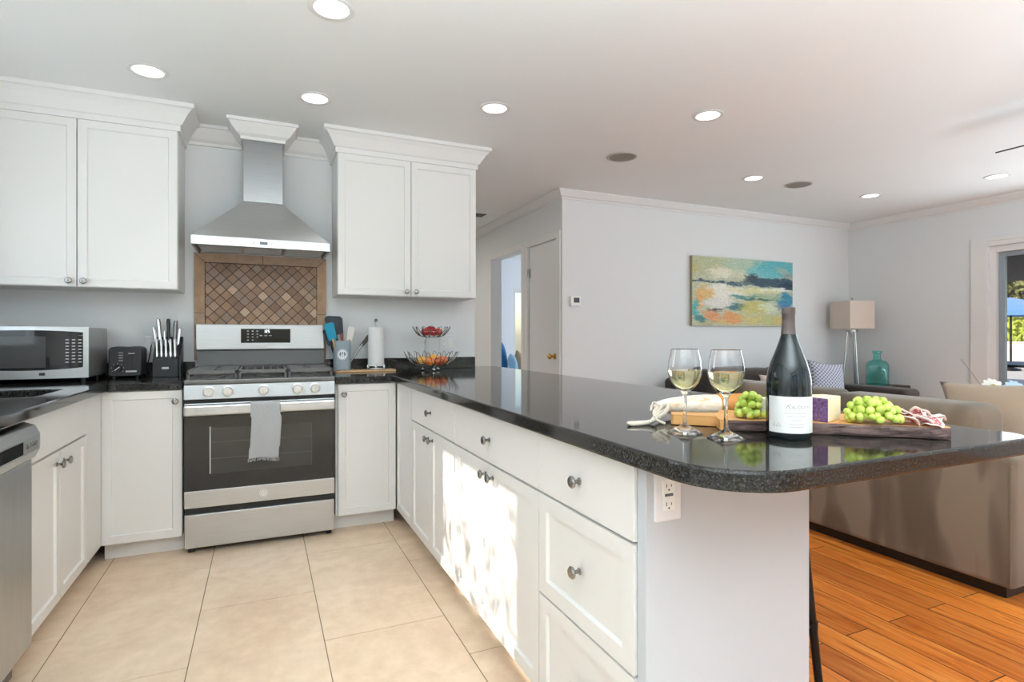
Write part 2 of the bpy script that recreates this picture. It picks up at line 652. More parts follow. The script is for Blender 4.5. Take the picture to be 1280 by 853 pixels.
# bedroom door standing open against the bedroom wall
bm = new(); box(bm, XH + .125, XH + .93, 5.165, 5.205, .01, 2.03, .002)
d2 = struct('door_2', bm, TRIM)
bm = new(); ball(bm, (XH + .86, 5.235, .97), .027); cyl(bm, (XH + .86, 5.205, .97), (XH + .86, 5.235, .97), .012); obj('door_knob', bm, NICKEL, d2, True)

# ---- windows
def window_y(name, y, a0, a1, z0, z1, t=.05):
    bm = new()
    f = .05
    box(bm, a0, a0 + f, y - t, y + t, z0, z1); box(bm, a1 - f, a1, y - t, y + t, z0, z1)
    box(bm, a0 + f, a1 - f, y - t, y + t, z0, z0 + f); box(bm, a0 + f, a1 - f, y - t, y + t, z1 - f, z1)
    m = (a0 + a1) / 2
    box(bm, m - f / 2, m + f / 2, y - t * .8, y + t * .8, z0 + f, z1 - f)
    wd = struct(name, bm, TRIM)
    bm = new(); box(bm, a0 + f, a1 - f, y - .003, y + .003, z0 + f, z1 - f)
    obj('pane', bm, PANE, wd)
window_y('window_1', YF - .08, *FW1)
window_y('window_2', YF - .08, *FW2)
window_y('window_3', 8.67, 3.86, 4.9, .55, 1.95)
bm = new()
f = .03
a0, a1, z0, z1 = KWIN
for args in ((a0, a0 + f, z0, z1), (a1 - f, a1, z0, z1), (a0 + f, a1 - f, z0, z0 + f), (a0 + f, a1 - f, z1 - f, z1)):
    box(bm, XL - .1, XL - .04, args[0], args[1], args[2], args[3])
kw = struct('window_4', bm, TRIM)
bm = new(); box(bm, XL - .072, XL - .068, a0 + f, a1 - f, z0 + f, z1 - f)
obj('pane', bm, PANE, kw)

# ---- sliding patio door on the right wall
sd = bpy.data.objects.new('door_3', None); COL.objects.link(sd); sd['kind'] = 'structure'
sd.location = (XR, SLD[1], 0)
def SX(x): return x - XR
def SY(y): return y - SLD[1]
bm = new()
y0, y1 = SLD[0], SLD[1]
wd = .14
for a, b, c, d in ((y0 - wd, y0, 0, 2.0 + .08), (y1, y1 + wd, 0, 2.0 + .08), (y0, y1, 2.0, 2.0 + .08)):
    box(bm, SX(XR - .02), 0, SY(a), SY(b), c, d, .004)
    box(bm, SX(XR - .03), SX(XR - .02), SY(a) if a != y0 - wd else SY(a), SY(b), max(c, d - .035) if c == 2.0 else c, d, .002) if c == 2.0 else None
obj('casing', bm, TRIM, sd)
bm = new()
box(bm, SX(XR + .02), SX(XR + .13), SY(y1 - .05), SY(y1), 0, 2.0, .003)
box(bm, SX(XR + .02), SX(XR + .13), SY(y0), SY(y0 + .075), 0, 2.0, .003)
box(bm, SX(XR + .02), SX(XR + .13), SY(y0 + .075), SY(y1 - .05), 1.94, 2.0, .003)
box(bm, SX(XR + .02), SX(XR + .13), SY(y0 + .075), SY(y1 - .05), 0, .03, .003)
obj('jamb', bm, TRIM, sd)
ALU = plain('grey_aluminium', (158, 168, 176), .35, .5, var=.03)
bm = new()
ym = (y0 + y1) / 2
for a, b in ((y1 - .1, y1 - .052), (ym - .03, ym + .03), (y0 + .078, y0 + .13)):
    box(bm, SX(XR + .06), SX(XR + .1), SY(a), SY(b), .03, 1.94, .003)
box(bm, SX(XR + .06), SX(XR + .1), SY(y0 + .13), SY(y1 - .1), 1.9, 1.94)
box(bm, SX(XR + .06), SX(XR + .1), SY(y0 + .13), SY(y1 - .1), .03, .09)
obj('sash', bm, ALU, sd)
bm = new(); box(bm, SX(XR + .078), SX(XR + .083), SY(y0 + .13), SY(y1 - .1), .09, 1.9)
obj('glass', bm, PANE, sd)

# ------------------------------------------------------------------ outdoors seen through the patio door
PATIO = plain('patio_concrete', (188, 180, 170), .9, var=.08)
bm = new(); box(bm, XR + .15, 40, -14, 30, -.2, -.05); struct('ground_patio', bm, PATIO)
bm = new(); box(bm, XL - 14, XL - .16, -14, 16, -.3, -.15); struct('ground_garden', bm, plain('lawn', (96, 118, 62), .95, var=.2, scale=30))
bm = new(); box(bm, XR + .2, 15.0, -2, 12, 2.36, 2.5)
struct('roof_patio', bm, plain('dark_timber', (58, 50, 44), .8, var=.1))
def ratio_pt(px, d, z=0):
    """place far things along the photograph's bearings, at a real distance d"""
    l = (px - 640) / 698.8
    s, c = math.sin(R(24.054)), math.cos(R(24.054))
    return Vector(((s + l * c) * d, (c - l * s) * d, z))
p = ratio_pt(1270, 24)
bm = new(); box(bm, -.15, .15, -7, 7, -.05, .82); box(bm, -.2, .2, -7, 7, .82, .9)
struct('wall_garden', bm, plain('pale_stucco', (222, 196, 178), .9, var=.06), loc=(p.x + 2.5, p.y, 0), rot=(0, 0, R(-18)))
def leaf_mass(bm, n, fn, size=.12, rnd=random):
    for _ in range(n):
        c = Vector(fn())
        q = Matrix.Rotation(rnd.uniform(0, 6.28), 4, Vector((rnd.gauss(0, 1), rnd.gauss(0, 1), rnd.gauss(0, 1))).normalized())
        s = size * rnd.uniform(.6, 1.3)
        vs = [bm.verts.new(c + (q @ Vector(v)) * s) for v in ((-.5, 0, 0), (0, -.28, .05), (.5, 0, 0), (0, .28, .05))]
        bm.faces.new(vs)
LEAFY = plain('hedge_leaf', (150, 160, 58), .6, var=.35, scale=9)
LEAFD = plain('tree_leaf', (104, 104, 56), .7, var=.4, scale=7)
p = ratio_pt(1272, 27)
bm = new()
leaf_mass(bm, 5200, lambda: (random.uniform(-1.1, 1.1), random.uniform(-5, 5), random.uniform(-.05, 2.3)), .34)
box(bm, -.8, .8, -4.9, 4.9, -.05, 2.0)
hd = obj('hedge', bm, LEAFY, loc=(p.x + 2.5, p.y, 0), rot=(0, 0, R(-18)))
tag(hd, 'sunlit yellow green hedge behind the blue garden umbrella', 'hedge')
p = ratio_pt(1274, 33)
tr = thing('garden_tree', 'tall olive brown tree rising behind the hedge beyond the patio door', 'tree', (p.x + 2, p.y, -.05))
bm = new(); tube(bm, [(0, 0, 0), (.05, .1, 1.4), (0, .2, 2.6), (.3, 0, 3.8)], lambda t: .22 - .1 * t); obj('trunk', bm, plain('bark', (96, 76, 60), .9, var=.2), tr, True)
bm = new()
leaf_mass(bm, 4200, lambda: (random.gauss(0, 1.5), random.gauss(0, 3.2), 3.9 + random.gauss(0, .9)), .42)
obj('foliage', bm, LEAFD, tr)
p = ratio_pt(1263.5, 19.5)
um = thing('garden_umbrella', 'blue garden umbrella on a dark pole seen through the patio door', 'umbrella', (p.x, p.y, -.05))
bm = new(); cyl(bm, (0, 0, .1), (0, 0, 2.55), .035); obj('pole', bm, BLACKM, um, True)
bm = new(); lathe(bm, [(0, 0), (.28, 0), (.28, .07), (.08, .12), (.06, .3), (0, .3)], 20); obj('base', bm, BLACKM, um, True)
bm = new()
lathe(bm, [(0, 2.56), (.5, 2.42), (1.0, 2.25), (1.45, 2.06), (1.47, 1.9), (1.44, 1.9), (1.42, 2.05), (.98, 2.22), (0, 2.5)], 8)
obj('canopy', bm, fabric('blue_canvas', (92, 132, 182), .05), um)
p = ratio_pt(1285, 9.5)
tb = thing('patio_table', 'dark patio table outside the sliding glass door', 'table', (p.x, p.y, -.05), R(20))
bm = new(); box(bm, -.9, .9, -.6, .6, .70, .74, .01); obj('tabletop', bm, BLACKM, tb)
for sx in (-1, 1):
    for sy in (-1, 1):
        bm = new(); box(bm, sx * .8 - .03, sx * .8 + .03, sy * .5 - .03, sy * .5 + .03, 0, .7); obj('leg', bm, BLACKM, tb)
p = ratio_pt(1268, 8.0)
pc = thing('patio_chair', 'dark patio chair in front of the patio table outside', 'chair', (p.x, p.y, -.05), R(200))
bm = new(); box(bm, -.26, .26, -.26, .26, .4, .45, .015); obj('seat', bm, BLACKM, pc)
bm = new(); box(bm, -.26, .26, .24, .28, .45, .66, .012); obj('backrest', bm, BLACKM, pc)
for sx in (-1, 1):
    for sy in (-1, 1):
        bm = new(); cyl(bm, (sx * .23, sy * .23, 0), (sx * .23, sy * .23, .4), .016, seg=10); obj('leg', bm, BLACKM, pc)
# garden shrub outside the kitchen window: breaks up the sunlight that falls on the peninsula
bm = new()
C0 = Vector((-2.5, 3.16, 1.54))
def lf():
    while True:
        y, z = random.uniform(2.6, 3.72), random.uniform(1.92, 2.80)
        low = max(0, min(1, (2.40 - z) / .10)) * (1 if y > 2.95 else .75)
        side = max(0, min(1, (2.80 - y) / .08)) * .8
        top = max(0, min(1, (z - 2.60) / .05)) * max(0, min(1, (y - 3.2) / .15))
        n = noise.noise(Vector((y * 5.5, z * 7.5, 3.1)))
        if n + max(low * .5, side * .7, top) > .42:
            return (random.uniform(-2.7, -2.45), y, z)
leaf_mass(bm, 420, lf, .085)
for k in range(14):
    y = 2.5 + k * .1
    tube(bm, [(-2.55, 3.2 + (y - 3.2) * .3, -.15), (-2.55, 3.2 + (y - 3.2) * .6, 1.0), (-2.55, y, 1.95)], .008, 5)
sh = obj('garden_shrub', bm, plain('shrub_leaf', (88, 112, 52), .6, var=.25, scale=20))
tag(sh, 'loose green shrub outside the kitchen window', 'shrub')

# ------------------------------------------------------------------ kitchen cabinets (local frame: width +X, front towards -Y at y=0)
def knob(parent, x, z, y=-.02):
    bm = new()
    prof = [(0, 0), (.009, 0), (.009, .002), (.0055, .005), (.005, .014), (.009, .017), (.0155, .021), (.0165, .025), (.013, .029), (0, .0305)]
    lathe(bm, prof, 20)
    return obj('knob', bm, NICKEL, parent, True, loc=(x, y, z), rot=(R(90), 0, 0))
def carcass(bm, wd, dp, z0, z1, kick=True, kick_y=.06):
    box(bm, 0, wd, .001, dp, z0, z1)
    if kick:
        box(bm, 0, wd, kick_y, dp, 0, z0)
def door(root, x0, x1, z0, z1, kx=None, kz=None, name='door', slab=False, rail=.057):
    g = .0016
    bm = new()
    if slab:
        box(bm, x0 + g, x1 - g, -.02, 0, z0 + g, z1 - g, .002)
    else:
        shaker(bm, x0 + g, x1 - g, z0 + g, z1 - g, rail=rail)
    o = obj(name, bm, CAB, root)
    if kx is not None:
        knob(o, kx, kz)
    return o
Z0, Z1 = .094, .868
def base_cabinet(label, loc, rotz, wd, dp=.58, low=False):
    r = thing('base_cabinet', label, 'cabinet', loc, rotz, 'white base cabinets')
    bm = new()
    if low:
        carcass(bm, wd, dp, Z0, .655); box(bm, 0, .018, .001, dp, .655, CT0); box(bm, wd - .018, wd, .001, dp, .655, CT0); box(bm, .018, wd - .018, .001, .02, .655, CT0)
    else:
        carcass(bm, wd, dp, Z0, CT0)
    obj('body', bm, CAB, r)
    return r
YC = 3.425  # carcass face of the stove wall run (doors stand 2 cm proud)
# left of the range
c = base_cabinet('white base cabinet with one wide door, between the left corner and the stove', (-.742, YC, 0), 0, .355, .56)
door(c, 0, .355, Z0, Z1, .325, .81)
# right of the range
c = base_cabinet('white base cabinet with one door, right of the stove, wooden board above', (.392, YC, 0), 0, .355, .56)
door(c, .012, .352, Z0, Z1, .045, .81)
# sink run on the left wall, front towards +X
XS = -.76
c = base_cabinet('white sink base cabinet with plain front above two doors, beside the dishwasher', (XS, 2.405, 0), R(90), .745, low=True)
door(c, .012, .742, .70, Z1, slab=True, name='false_front')
door(c, .012, .377, Z0, .695, .335, .645)
door(c, .377, .742, Z0, .695, .42, .645)
c = base_cabinet('white corner filler cabinet between the sink base and the left corner', (XS, 3.152, 0), R(90), .272)
door(c, 0, .25, Z0, Z1, slab=True, name='filler_panel')
# peninsula, fronts towards -X
XP = .769
def pen(label, y1, y0, drawers):
    r = base_cabinet(label, (XP, y1, 0), R(-90), y1 - y0, .49)
    return r
c = pen('white narrow corner cabinet where peninsula meets the stove wall run', 3.403, 3.032, 0)
door(c, .0, .37, Z0, Z1, slab=False)
c = pen('white peninsula cabinet with one drawer over two doors, nearest the inner corner', 3.031, 2.277, 1)
W = 3.031 - 2.277
door(c, 0, W, .692, Z1, W / 2, .775, 'drawer', True)
door(c, 0, W / 2, Z0, .688, W / 2 - .035, .645)
door(c, W / 2, W, Z0, .688, W / 2 + .035, .645)
c = pen('white peninsula cabinet with one drawer over two doors, in the middle of the run', 2.276, 1.482, 1)
W = 2.276 - 1.482
door(c, 0, W, .692, Z1, W / 2, .775, 'drawer', True)
door(c, 0, W / 2, Z0, .688, W / 2 - .035, .645)
door(c, W / 2, W, Z0, .688, W / 2 + .035, .645)
c = pen('white peninsula cabinet with a stack of three drawers beside the end panel', 1.481, 1.017, 3)
W = 1.481 - 1.017
door(c, 0, W, .692, Z1, W / 2, .775, 'drawer', True)
door(c, 0, W, .396, .688, W / 2, .542, 'drawer', rail=.06)
door(c, 0, W, Z0, .392, W / 2, .243, 'drawer', rail=.06)
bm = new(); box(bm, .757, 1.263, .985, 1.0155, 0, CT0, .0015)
o = tag(obj('cabinet_end_panel', bm, plain('end_panel_shaded_paint', (186, 190, 195), .35, var=.006)), 'plain white end panel closing the near end of the peninsula', 'panel')  # cabinet white greyed: the shade on this end is put into its colour
bm = new(); box(bm, 1.262, 1.282, 1.0165, 3.99, 0, CT0, .0015)
tag(obj('cabinet_back_panel', bm, CAB), 'white back panel of the peninsula under the countertop overhang', 'panel')

# wall cabinets
def wall_cabinet(label, x0, x1, splits, ends):
    wd = x1 - x0
    r = thing('wall_cabinet', label, 'cabinet', (x0, 3.693, 1.414), 0, 'white wall cabinets')
    h = 2.335 - 1.414
    bm = new(); box(bm, 0, wd, 0, YB - 3.693 - .001, 0, h); obj('body', bm, CAB, r)
    xs = [0, *splits, wd]
    for i, (a, b) in enumerate(zip(xs, xs[1:])):
        d = door(r, a + .001, b - .001, .002, 2.315 - 1.414)
        knob(d, (b - .032) if i == 0 else (a + .032), .032)
    bm = new()
    zt = CEILZ - 1.414
    pr = [(0, 0), (.012, 0), (.012, .03), (.02, .034), (.03, .05), (.052, .085), (.07, .105), (.082, .11), (.082, .13), (0, .13)]
    yf = -.008
    if ends[0]:
        crown_run(bm, V2(0, YB - 3.694), V2(0, yf), V2(-1, 0), zt, pr, 1.08, m1=1)
    crown_run(bm, V2(0, yf), V2(wd, yf), V2(0, -1), zt, pr, 1.08, m0=1 if ends[0] else 0, m1=1 if ends[1] else 0)
    if ends[1]:
        crown_run(bm, V2(wd, yf), V2(wd, YB - 3.694), V2(1, 0), zt, pr, 1.08, m0=1)
    obj('crown_molding', bm, TRIM, r)
    return r
wall_cabinet('white two-door wall cabinet above the microwave and toaster', -1.368, -.44, [.463], (False, True))
wall_cabinet('white two-door wall cabinet above the paper towels and fruit basket', .434, 1.365, [.47], (True, True))

# ------------------------------------------------------------------ granite countertops
def slab(bm, pts, hole=None):
    vs = [bm.verts.new((x, y, CT1)) for x, y in pts]
    es = [bm.edges.new((vs[i], vs[(i + 1) % len(vs)])) for i in range(len(vs))]
    if hole:
        hv = [bm.verts.new((x, y, CT1)) for x, y in hole]
        es += [bm.edges.new((hv[i], hv[(i + 1) % len(hv)])) for i in range(len(hv))]
        bmesh.ops.triangle_fill(bm, use_beauty=True, edges=es)
    else:
        bm.faces.new(vs)
    for f in bm.faces:
        f.normal_update()
        if f.normal.z < 0:
            f.normal_flip()
    r = bmesh.ops.extrude_face_region(bm, geom=bm.faces[:])
    for v in [g for g in r['geom'] if isinstance(g, bmesh.types.BMVert)]:
        v.co.z = CT0
    bmesh.ops.recalc_face_normals(bm, faces=bm.faces[:])
SINK = (-1.22, -.818, 2.77, 3.145)
bm = new()
slab(bm, rounded([(XL + .001, 1.55, 0), (-.705, 1.55, 0), (-.705, 3.385, .03), (-.383, 3.385, 0), (-.383, YB - .001, 0), (XL + .001, YB - .001, 0)], 5),
     rounded([(SINK[0], SINK[2], .05), (SINK[1], SINK[2], .05), (SINK[1], SINK[3], .05), (SINK[0], SINK[3], .05)], 5))
ct = obj('countertop', bm, GRANITE, bevel=.005)
tag(ct, 'L-shaped black granite countertop with the sink, left of the stove', 'countertop')
bm = new(); box(bm, XL + .021, -.383, YB - .021, YB - .001, CT1 + .0003, .992, .002); obj('backsplash', bm, GRANITE, ct)
bm = new(); box(bm, XL + .001, XL + .02, 1.55, YB - .021, CT1 + .0003, .992, .002); obj('backsplash', bm, GRANITE, ct)
bm = new()
slab(bm, rounded([(.386, YB - .001, 0), (.386, 3.385, 0), (.715, 3.385, .03), (.715, .70, .16), (1.695, .70, .07), (1.695, 4.19, .05), (STUB + .006, 4.19, .02), (STUB + .006, YB - .001, 0)], 10))
ct = obj('countertop', bm, GRANITE, bevel=.006)
tag(ct, 'long polished black granite peninsula countertop, running back to the right of the stove', 'countertop')
bm = new(); box(bm, .386, STUB - .004, YB - .021, YB - .001, CT1 + .0003, .995, .002); obj('backsplash', bm, GRANITE, ct)

# sink basin under the cut-out
bm = new()
x0, x1, y0, y1 = SINK
t = .004
for a in ((x0 - .012, x0 - .002, y0 - .012, y1 + .012, .68, CT0 - .001), (x1 + .002, x1 + .012, y0 - .012, y1 + .012, .68, CT0 - .001), (x0 - .002, x1 + .002, y0 - .012, y0 - .002, .68, CT0 - .001), (x0 - .002, x1 + .002, y1 + .002, y1 + .012, .68, CT0 - .001), (x0 - .012, x1 + .012, y0 - .012, y1 + .012, .67, .68)):
    box(bm, *a)
sk_ = thing('sink', 'undermount kitchen sink in the counter beside the dishwasher', 'sink')
obj('basin', bm, plain('dark_composite', (40, 40, 40), .4, var=.1), sk_)
bm = new(); lathe(bm, [(0, .681), (.045, .681), (.045, .684), (.03, .6825), (0, .6825)], 24, ((x0 + x1) / 2, (y0 + y1) / 2, 0)); obj('drain', bm, CHROME, sk_, True)

# ------------------------------------------------------------------ dishwasher (front towards +X)
dw = thing('dishwasher', 'stainless steel dishwasher at the left edge, beside the sink base cabinet', 'dishwasher', (-.735, 1.80, 0), R(90))
bm = new(); box(bm, .002, .596, .004, .57, .095, .868); box(bm, .01, .59, .05, .5, 0, .095); obj('body', bm, BLACK, dw)
bm = new()
box(bm, .003, .596, -.022, .003, .11, .735, .006)
obj('door', bm, STEELV, dw)
bm = new()
prof = [(0.003, .74), (-.03, .74), (-.044, .77), (-.044, .82), (-.03, .85), (.003, .862)]
loft(bm, [[(x, y, z) for y, z in prof] for x in (.003, .596)])
cp = obj('control_panel', bm, STEEL, dw, bevel=.003)
bm = new(); box(bm, .2, .44, -.0462, -.0445, .775, .815, .0005); obj('display', bm, BGLASS, cp)
for k in range(4):
    bm = new(); cyl(bm, (.475 + k * .025, -.0443, .795), (.475 + k * .025, -.047, .795), .0085, seg=14); obj('button', bm, NICKEL, cp, True)
bm = new(); box(bm, .008, .59, -.016, -.003, .735, .742); obj('handle_recess', bm, BLACK, dw)
bm = new(); box(bm, .008, .59, .03, .045, .01, .1); obj('kick_plate', bm, plain('grey_kick', (120, 120, 120), .4, .6), dw)

# ------------------------------------------------------------------ range
rg = thing('gas_range', 'stainless steel gas range with black oven window between the base cabinets', 'stove', (.003, 3.40, 0))
RW = .377
bm = new(); box(bm, -RW, RW, .0, .58, .03, .905); obj('body', bm, plain('range_side', (60, 60, 60), .4, .4), rg)
bm = new(); box(bm, -RW, RW, -.025, -.001, .03, .207, .004); obj('drawer', bm, STEEL, rg)
bm = new(); box(bm, -RW + .004, RW - .004, -.012, -.001, .207, .245); obj('drawer_gap', bm, BLACK, rg)
bm = new()
box(bm, -RW, RW, -.04, -.001, .245, .335, .003)
od = obj('oven_door', bm, STEEL, rg)
bm = new(); box(bm, -RW, RW, -.04, -.001, .735, .795, .003); obj('door_rail', bm, STEEL, od)
bm = new(); box(bm, -RW, RW, -.039, -.001, .335, .735, .001); obj('door_glass', bm, BGLASS, od)
bm = new()
WIN = plain('oven_window', (52, 52, 50), .1, var=.05)
box(bm, -.255, .25, -.0396, -.039, .42, .662)
ow = obj('window', bm, WIN, od)
bm = new(); box(bm, -.2545, .25, -.0402, -.0395, .498, .501); box(bm, -.2545, .25, -.0402, -.0395, .585, .588)
box(bm, .25, .2545, -.0402, -.0395, .42, .662)
obj('oven_rack', bm, plain('rack_grey', (74, 74, 72), .4, .3), od)
bm = new(); box(bm, -.259, -.2545, -.0402, -.0395, .42, .67); obj('window_edge', bm, plain('edge_pale', (190, 190, 188), .3, .5), od)
bm = new()
box(bm, -RW + .002, RW - .002, -.088, -.066, .735, .790, .009)
for s in (-1, 1):
    box(bm, s * (RW - .02) - .018, s * (RW - .02) + .018, -.07, -.039, .745, .78, .003)
obj('handle', bm, STEEL, od, bevel=0)
bm = new(); cyl(bm, (.003, -.0395, .289), (.003, -.042, .289), .021, seg=28); ob = obj('badge', bm, WHITEP, od, True)
bm = new()
tube(bm, [(.003 + .0165 * math.cos(a), -.0425, .289 + .0165 * math.sin(a)) for a in [i * PI / 12 for i in range(24)]], .0011, 5, True)
tube(bm, [(-.006, -.0425, .293), (-.002, -.0425, .297), (.001, -.0425, .293), (-.003, -.0425, .285), (-.006, -.0425, .283)], .0011, 5)
tube(bm, [(.010, -.0425, .297), (.005, -.0425, .294), (.009, -.0425, .290), (.004, -.0425, .285), (.010, -.0425, .283)], .0011, 5)
obj('badge_monogram', bm, plain('badge_grey', (150, 150, 152), .3, .5), od)
bm = new()
loft(bm, [[(x, y, z) for y, z in ((-.001, .818), (-.058, .818), (-.052, .893), (-.001, .905))] for x in (-RW, RW)])
pn = obj('control_panel', bm, STEEL, rg, bevel=.003)
bm = new(); box(bm, -RW + .005, RW - .005, -.03, -.001, .797, .817); obj('vent_gap', bm, BLACK, rg)
for x in (-.262, -.171, .003, .175, .268):
    bm = new()
    lathe(bm, [(0, 0), (.030, 0), (.030, .004), (.024, .006), (.0225, .022), (.02, .026), (0, .026)], 24)
    box(bm, -.0045, .0045, -.021, .021, .02, .034, .002)
    kb = obj('knob', bm, plain('satin_steel', (214, 214, 212), .3, .45), rg, True, loc=(x, -.056, .858), rot=(R(94), 0, 0))
# cooktop
bm = new()
box(bm, -RW, RW, -.05, .5, .895, .92, .006)
obj('cooktop', bm, plain('dark_cooktop', (104, 103, 101), .3, .5, var=.06), rg)
def burner(x, y, r):
    bm = new()
    lathe(bm, [(0, .92), (r + .014, .92), (r + .012, .93), (r, .934), (r, .941), (r - .008, .944), (0, .944)], 28, (x, y, 0))
    obj('burner', bm, IRON, rg, True)
for x, y, r in ((-.25, .08, .045), (-.25, .36, .035), (0, .22, .045), (.25, .08, .035), (.25, .36, .045)):
    burner(x, y, r)
def grate(x0, x1, centre):
    bm = new()
    y0, y1, z0, z1 = -.03, .475, .952, .968
    t = .013
    for a in ((x0, x1, y0, y0 + t), (x0, x1, y1 - t, y1), (x0, x0 + t, y0, y1), (x1 - t, x1, y0, y1)):
        box(bm, *a, z0 - .004, z1, .003)
    m = (x0 + x1) / 2
    if centre:
        for k in range(5):
            x = x0 + (x1 - x0) * (k + 1) / 6
            box(bm, x - .005, x + .005, y0 + t, y1 - t, z0, z1 - .001, .002)
    else:
        box(bm, x0 + t, x1 - t, (y0 + y1) / 2 - .006, (y0 + y1) / 2 + .006, z0, z1, .002)
        for yy in ((y0 + (y1 - y0) * .25), (y0 + (y1 - y0) * .75)):
            for a in ((x0 + t, m - .035, yy - .005, yy + .005), (m + .035, x1 - t, yy - .005, yy + .005), (m - .005, m + .005, yy - .115, yy - .035), (m - .005, m + .005, yy + .035, yy + .115)):
                box(bm, *a, z0, z1, .002)
    for xx in (x0 + .008, x1 - .008):
        for yy in (y0 + .008, y1 - .008):
            cyl(bm, (xx, yy, .92), (xx, yy, z0), .008, seg=10)
    obj('grate', bm, IRON, rg)
grate(-.368, -.128, False); grate(-.123, .123, True); grate(.128, .368, False)
# backguard
bm = new()
box(bm, -RW, RW, .535, .584, 1.062, 1.226, .008)
bg = obj('backguard', bm, STEEL, rg)
bm = new()
loft(bm, [[(x, y, z) for y, z in ((.50, .918), (.535, .97), (.552, 1.06), (.584, 1.06), (.584, .905), (.50, .905))] for x in (-RW + .004, RW - .004)])
obj('back_panel', bm, plain('dark_steel_panel', (72, 71, 69), .35, .2, var=.05), rg)
bm = new(); box(bm, -.128, .164, .5335, .5351, 1.108, 1.198, .0007); dp = obj('display', bm, BGLASS, bg)
bm = new()
for r_ in range(4):
    for k in range(3):
        if r_ == 3 and k == 2: continue
        box(bm, -.092 + k * .027, -.082 + k * .027, .5322, .5334, 1.183 - r_ * .019 - .003, 1.183 - r_ * .019 + .003)
for k in range(3):
    box(bm, -.02 + k * .028, -.004 + k * .028, .5322, .5334, 1.152, 1.157)
obj('keypad', bm, plain('pale_print', (178, 178, 178), .5), dp)
bm = new()
def seg7(bm, x, z, hgt, on, y0=.5322, y1=.5334):
    wd, t = hgt * .5, hgt * .13
    S7 = {'a': (0, wd, hgt - t, hgt), 'd': (0, wd, 0, t), 'g': (0, wd, hgt / 2 - t / 2, hgt / 2 + t / 2), 'f': (0, t, hgt / 2, hgt), 'b': (wd - t, wd, hgt / 2, hgt), 'e': (0, t, 0, hgt / 2), 'c': (wd - t, wd, 0, hgt / 2)}
    for k in on:
        a = S7[k]
        box(bm, x + a[0], x + a[1], y0, y1, z + a[2], z + a[3])
seg7(bm, .004, 1.173, .018, 'bc'); seg7(bm, .017, 1.173, .018, 'abged'); seg7(bm, .030, 1.173, .018, 'afgcd')
obj('clock_digits', bm, emission('lit_digits', (235, 240, 245), 1.2), dp)
for x in (-.35, .35):
    for y in (.02, .54):
        bm = new(); cyl(bm, (x, y, 0), (x, y, .03), .016, seg=12); obj('foot', bm, BLACK, rg)

# towel over the oven handle
bm = new()
random.seed(3)
NXT, NYT = 18, 40
path = []
for i in range(NYT + 1):
    t = i / NYT
    if t < .18:
        path.append((-.0585, .70 + t / .18 * .088))
    elif t < .30:
        a = PI * (t - .18) / .12
        path.append((-.077 + .0185 * math.cos(a), .788 + .0105 * math.sin(a)))
    else:
        path.append((-.0955 - .004 * math.sin((t - .3) * 6), .788 - (t - .30) / .70 * .296))
grid = []
for i, (y, z) in enumerate(path):
    row = []
    for j in range(NXT + 1):
        u = j / NXT
        x = -.062 + u * .148 + (.006 * math.sin(z * 9 + 1) if z < .72 else 0) - (.004 if i > NYT - 6 else 0)
        fold = .004 * math.sin(u * 9 + .6) * max(0, min(1, (.76 - z) / .1)) if y < -.09 else 0
        row.append(bm.verts.new((x, y - fold, z + (.005 * math.sin(u * 5) if i == NYT else 0))))
    grid.append(row)
for i in range(NYT):
    for j in range(NXT):
        bm.faces.new((grid[i][j], grid[i][j + 1], grid[i + 1][j + 1], grid[i + 1][j]))
for j in range(0, NXT + 1):
    v = grid[-1][j].co
    tube(bm, [v, v + Vector((random.uniform(-.003, .003), 0, -.007)), v + Vector((random.uniform(-.004, .004), 0, -.015))], .0016, 4)
tw = obj('dish_towel', bm, plain('grey_terry', (166, 167, 168), .95, var=.12, scale=260, bump=.5, sheen=.3), smooth='all', loc=(.003, 3.40, 0))
md = tw.modifiers.new('thick', 'SOLIDIFY'); md.thickness = .004; md.offset = 0
tag(tw, 'grey terry dish towel hanging over the oven door handle', 'towel')

# ------------------------------------------------------------------ range hood
hd = thing('range_hood', 'stainless steel chimney range hood above the stove', 'hood', (.006, YB - .001, 1.668))
HW = .372
yF = 3.58 - YB + .001
bm = new()
# lip: open tray seen from below
box(bm, -HW, HW, yF, yF + .012, 0, .052, .002)
box(bm, -HW, -HW + .012, yF + .012, -.001, 0, .052, .002); box(bm, HW - .012, HW, yF + .012, -.001, 0, .052, .002)
box(bm, -HW + .012, HW - .012, yF + .012, -.001, .03, .05)
HST = stainless('stainless_hood', (6, 6, 400), 178)
obj('lip', bm, HST, hd)
bm = new()
cx0, cx1, cyf = -.107 - .006, .116 - .006, 3.78 - YB
z0, z1 = .052, 1.975 - 1.668
loft(bm, [[(-HW + .004, yF + .004, z0), (HW - .004, yF + .004, z0), (HW - .004, -.001, z0), (-HW + .004, -.001, z0)],
          [(cx0, cyf, z1), (cx1, cyf, z1), (cx1, -.001, z1), (cx0, -.001, z1)]])
obj('canopy', bm, stainless('stainless_canopy', (6, 6, 400), 210), hd, bevel=.003)
bm = new(); box(bm, cx0, cx1, cyf, -.001, z1, CEILZ - 1.669, .002); obj('chimney', bm, stainless('stainless_chimney', (8, 8, 300), 170), hd)
FILT = stainless('hood_filter', (200, 5, 5), 205)
for k in range(3):
    bm = new()
    a = -HW + .02 + k * (2 * HW - .04) / 3
    b = a + (2 * HW - .04) / 3 - .004
    box(bm, a, b, yF + .05, -.03, .012, .029, .003)
    for j in range(9):
        yy = yF + .07 + j * .035
        box(bm, a + .012, b - .012, yy, yy + .018, .008, .012)
    obj('filter', bm, FILT, hd)
bm = new(); box(bm, -.02, .022, yF - .0016, yF, .018, .034, .0005); obj('display', bm, BGLASS, hd)
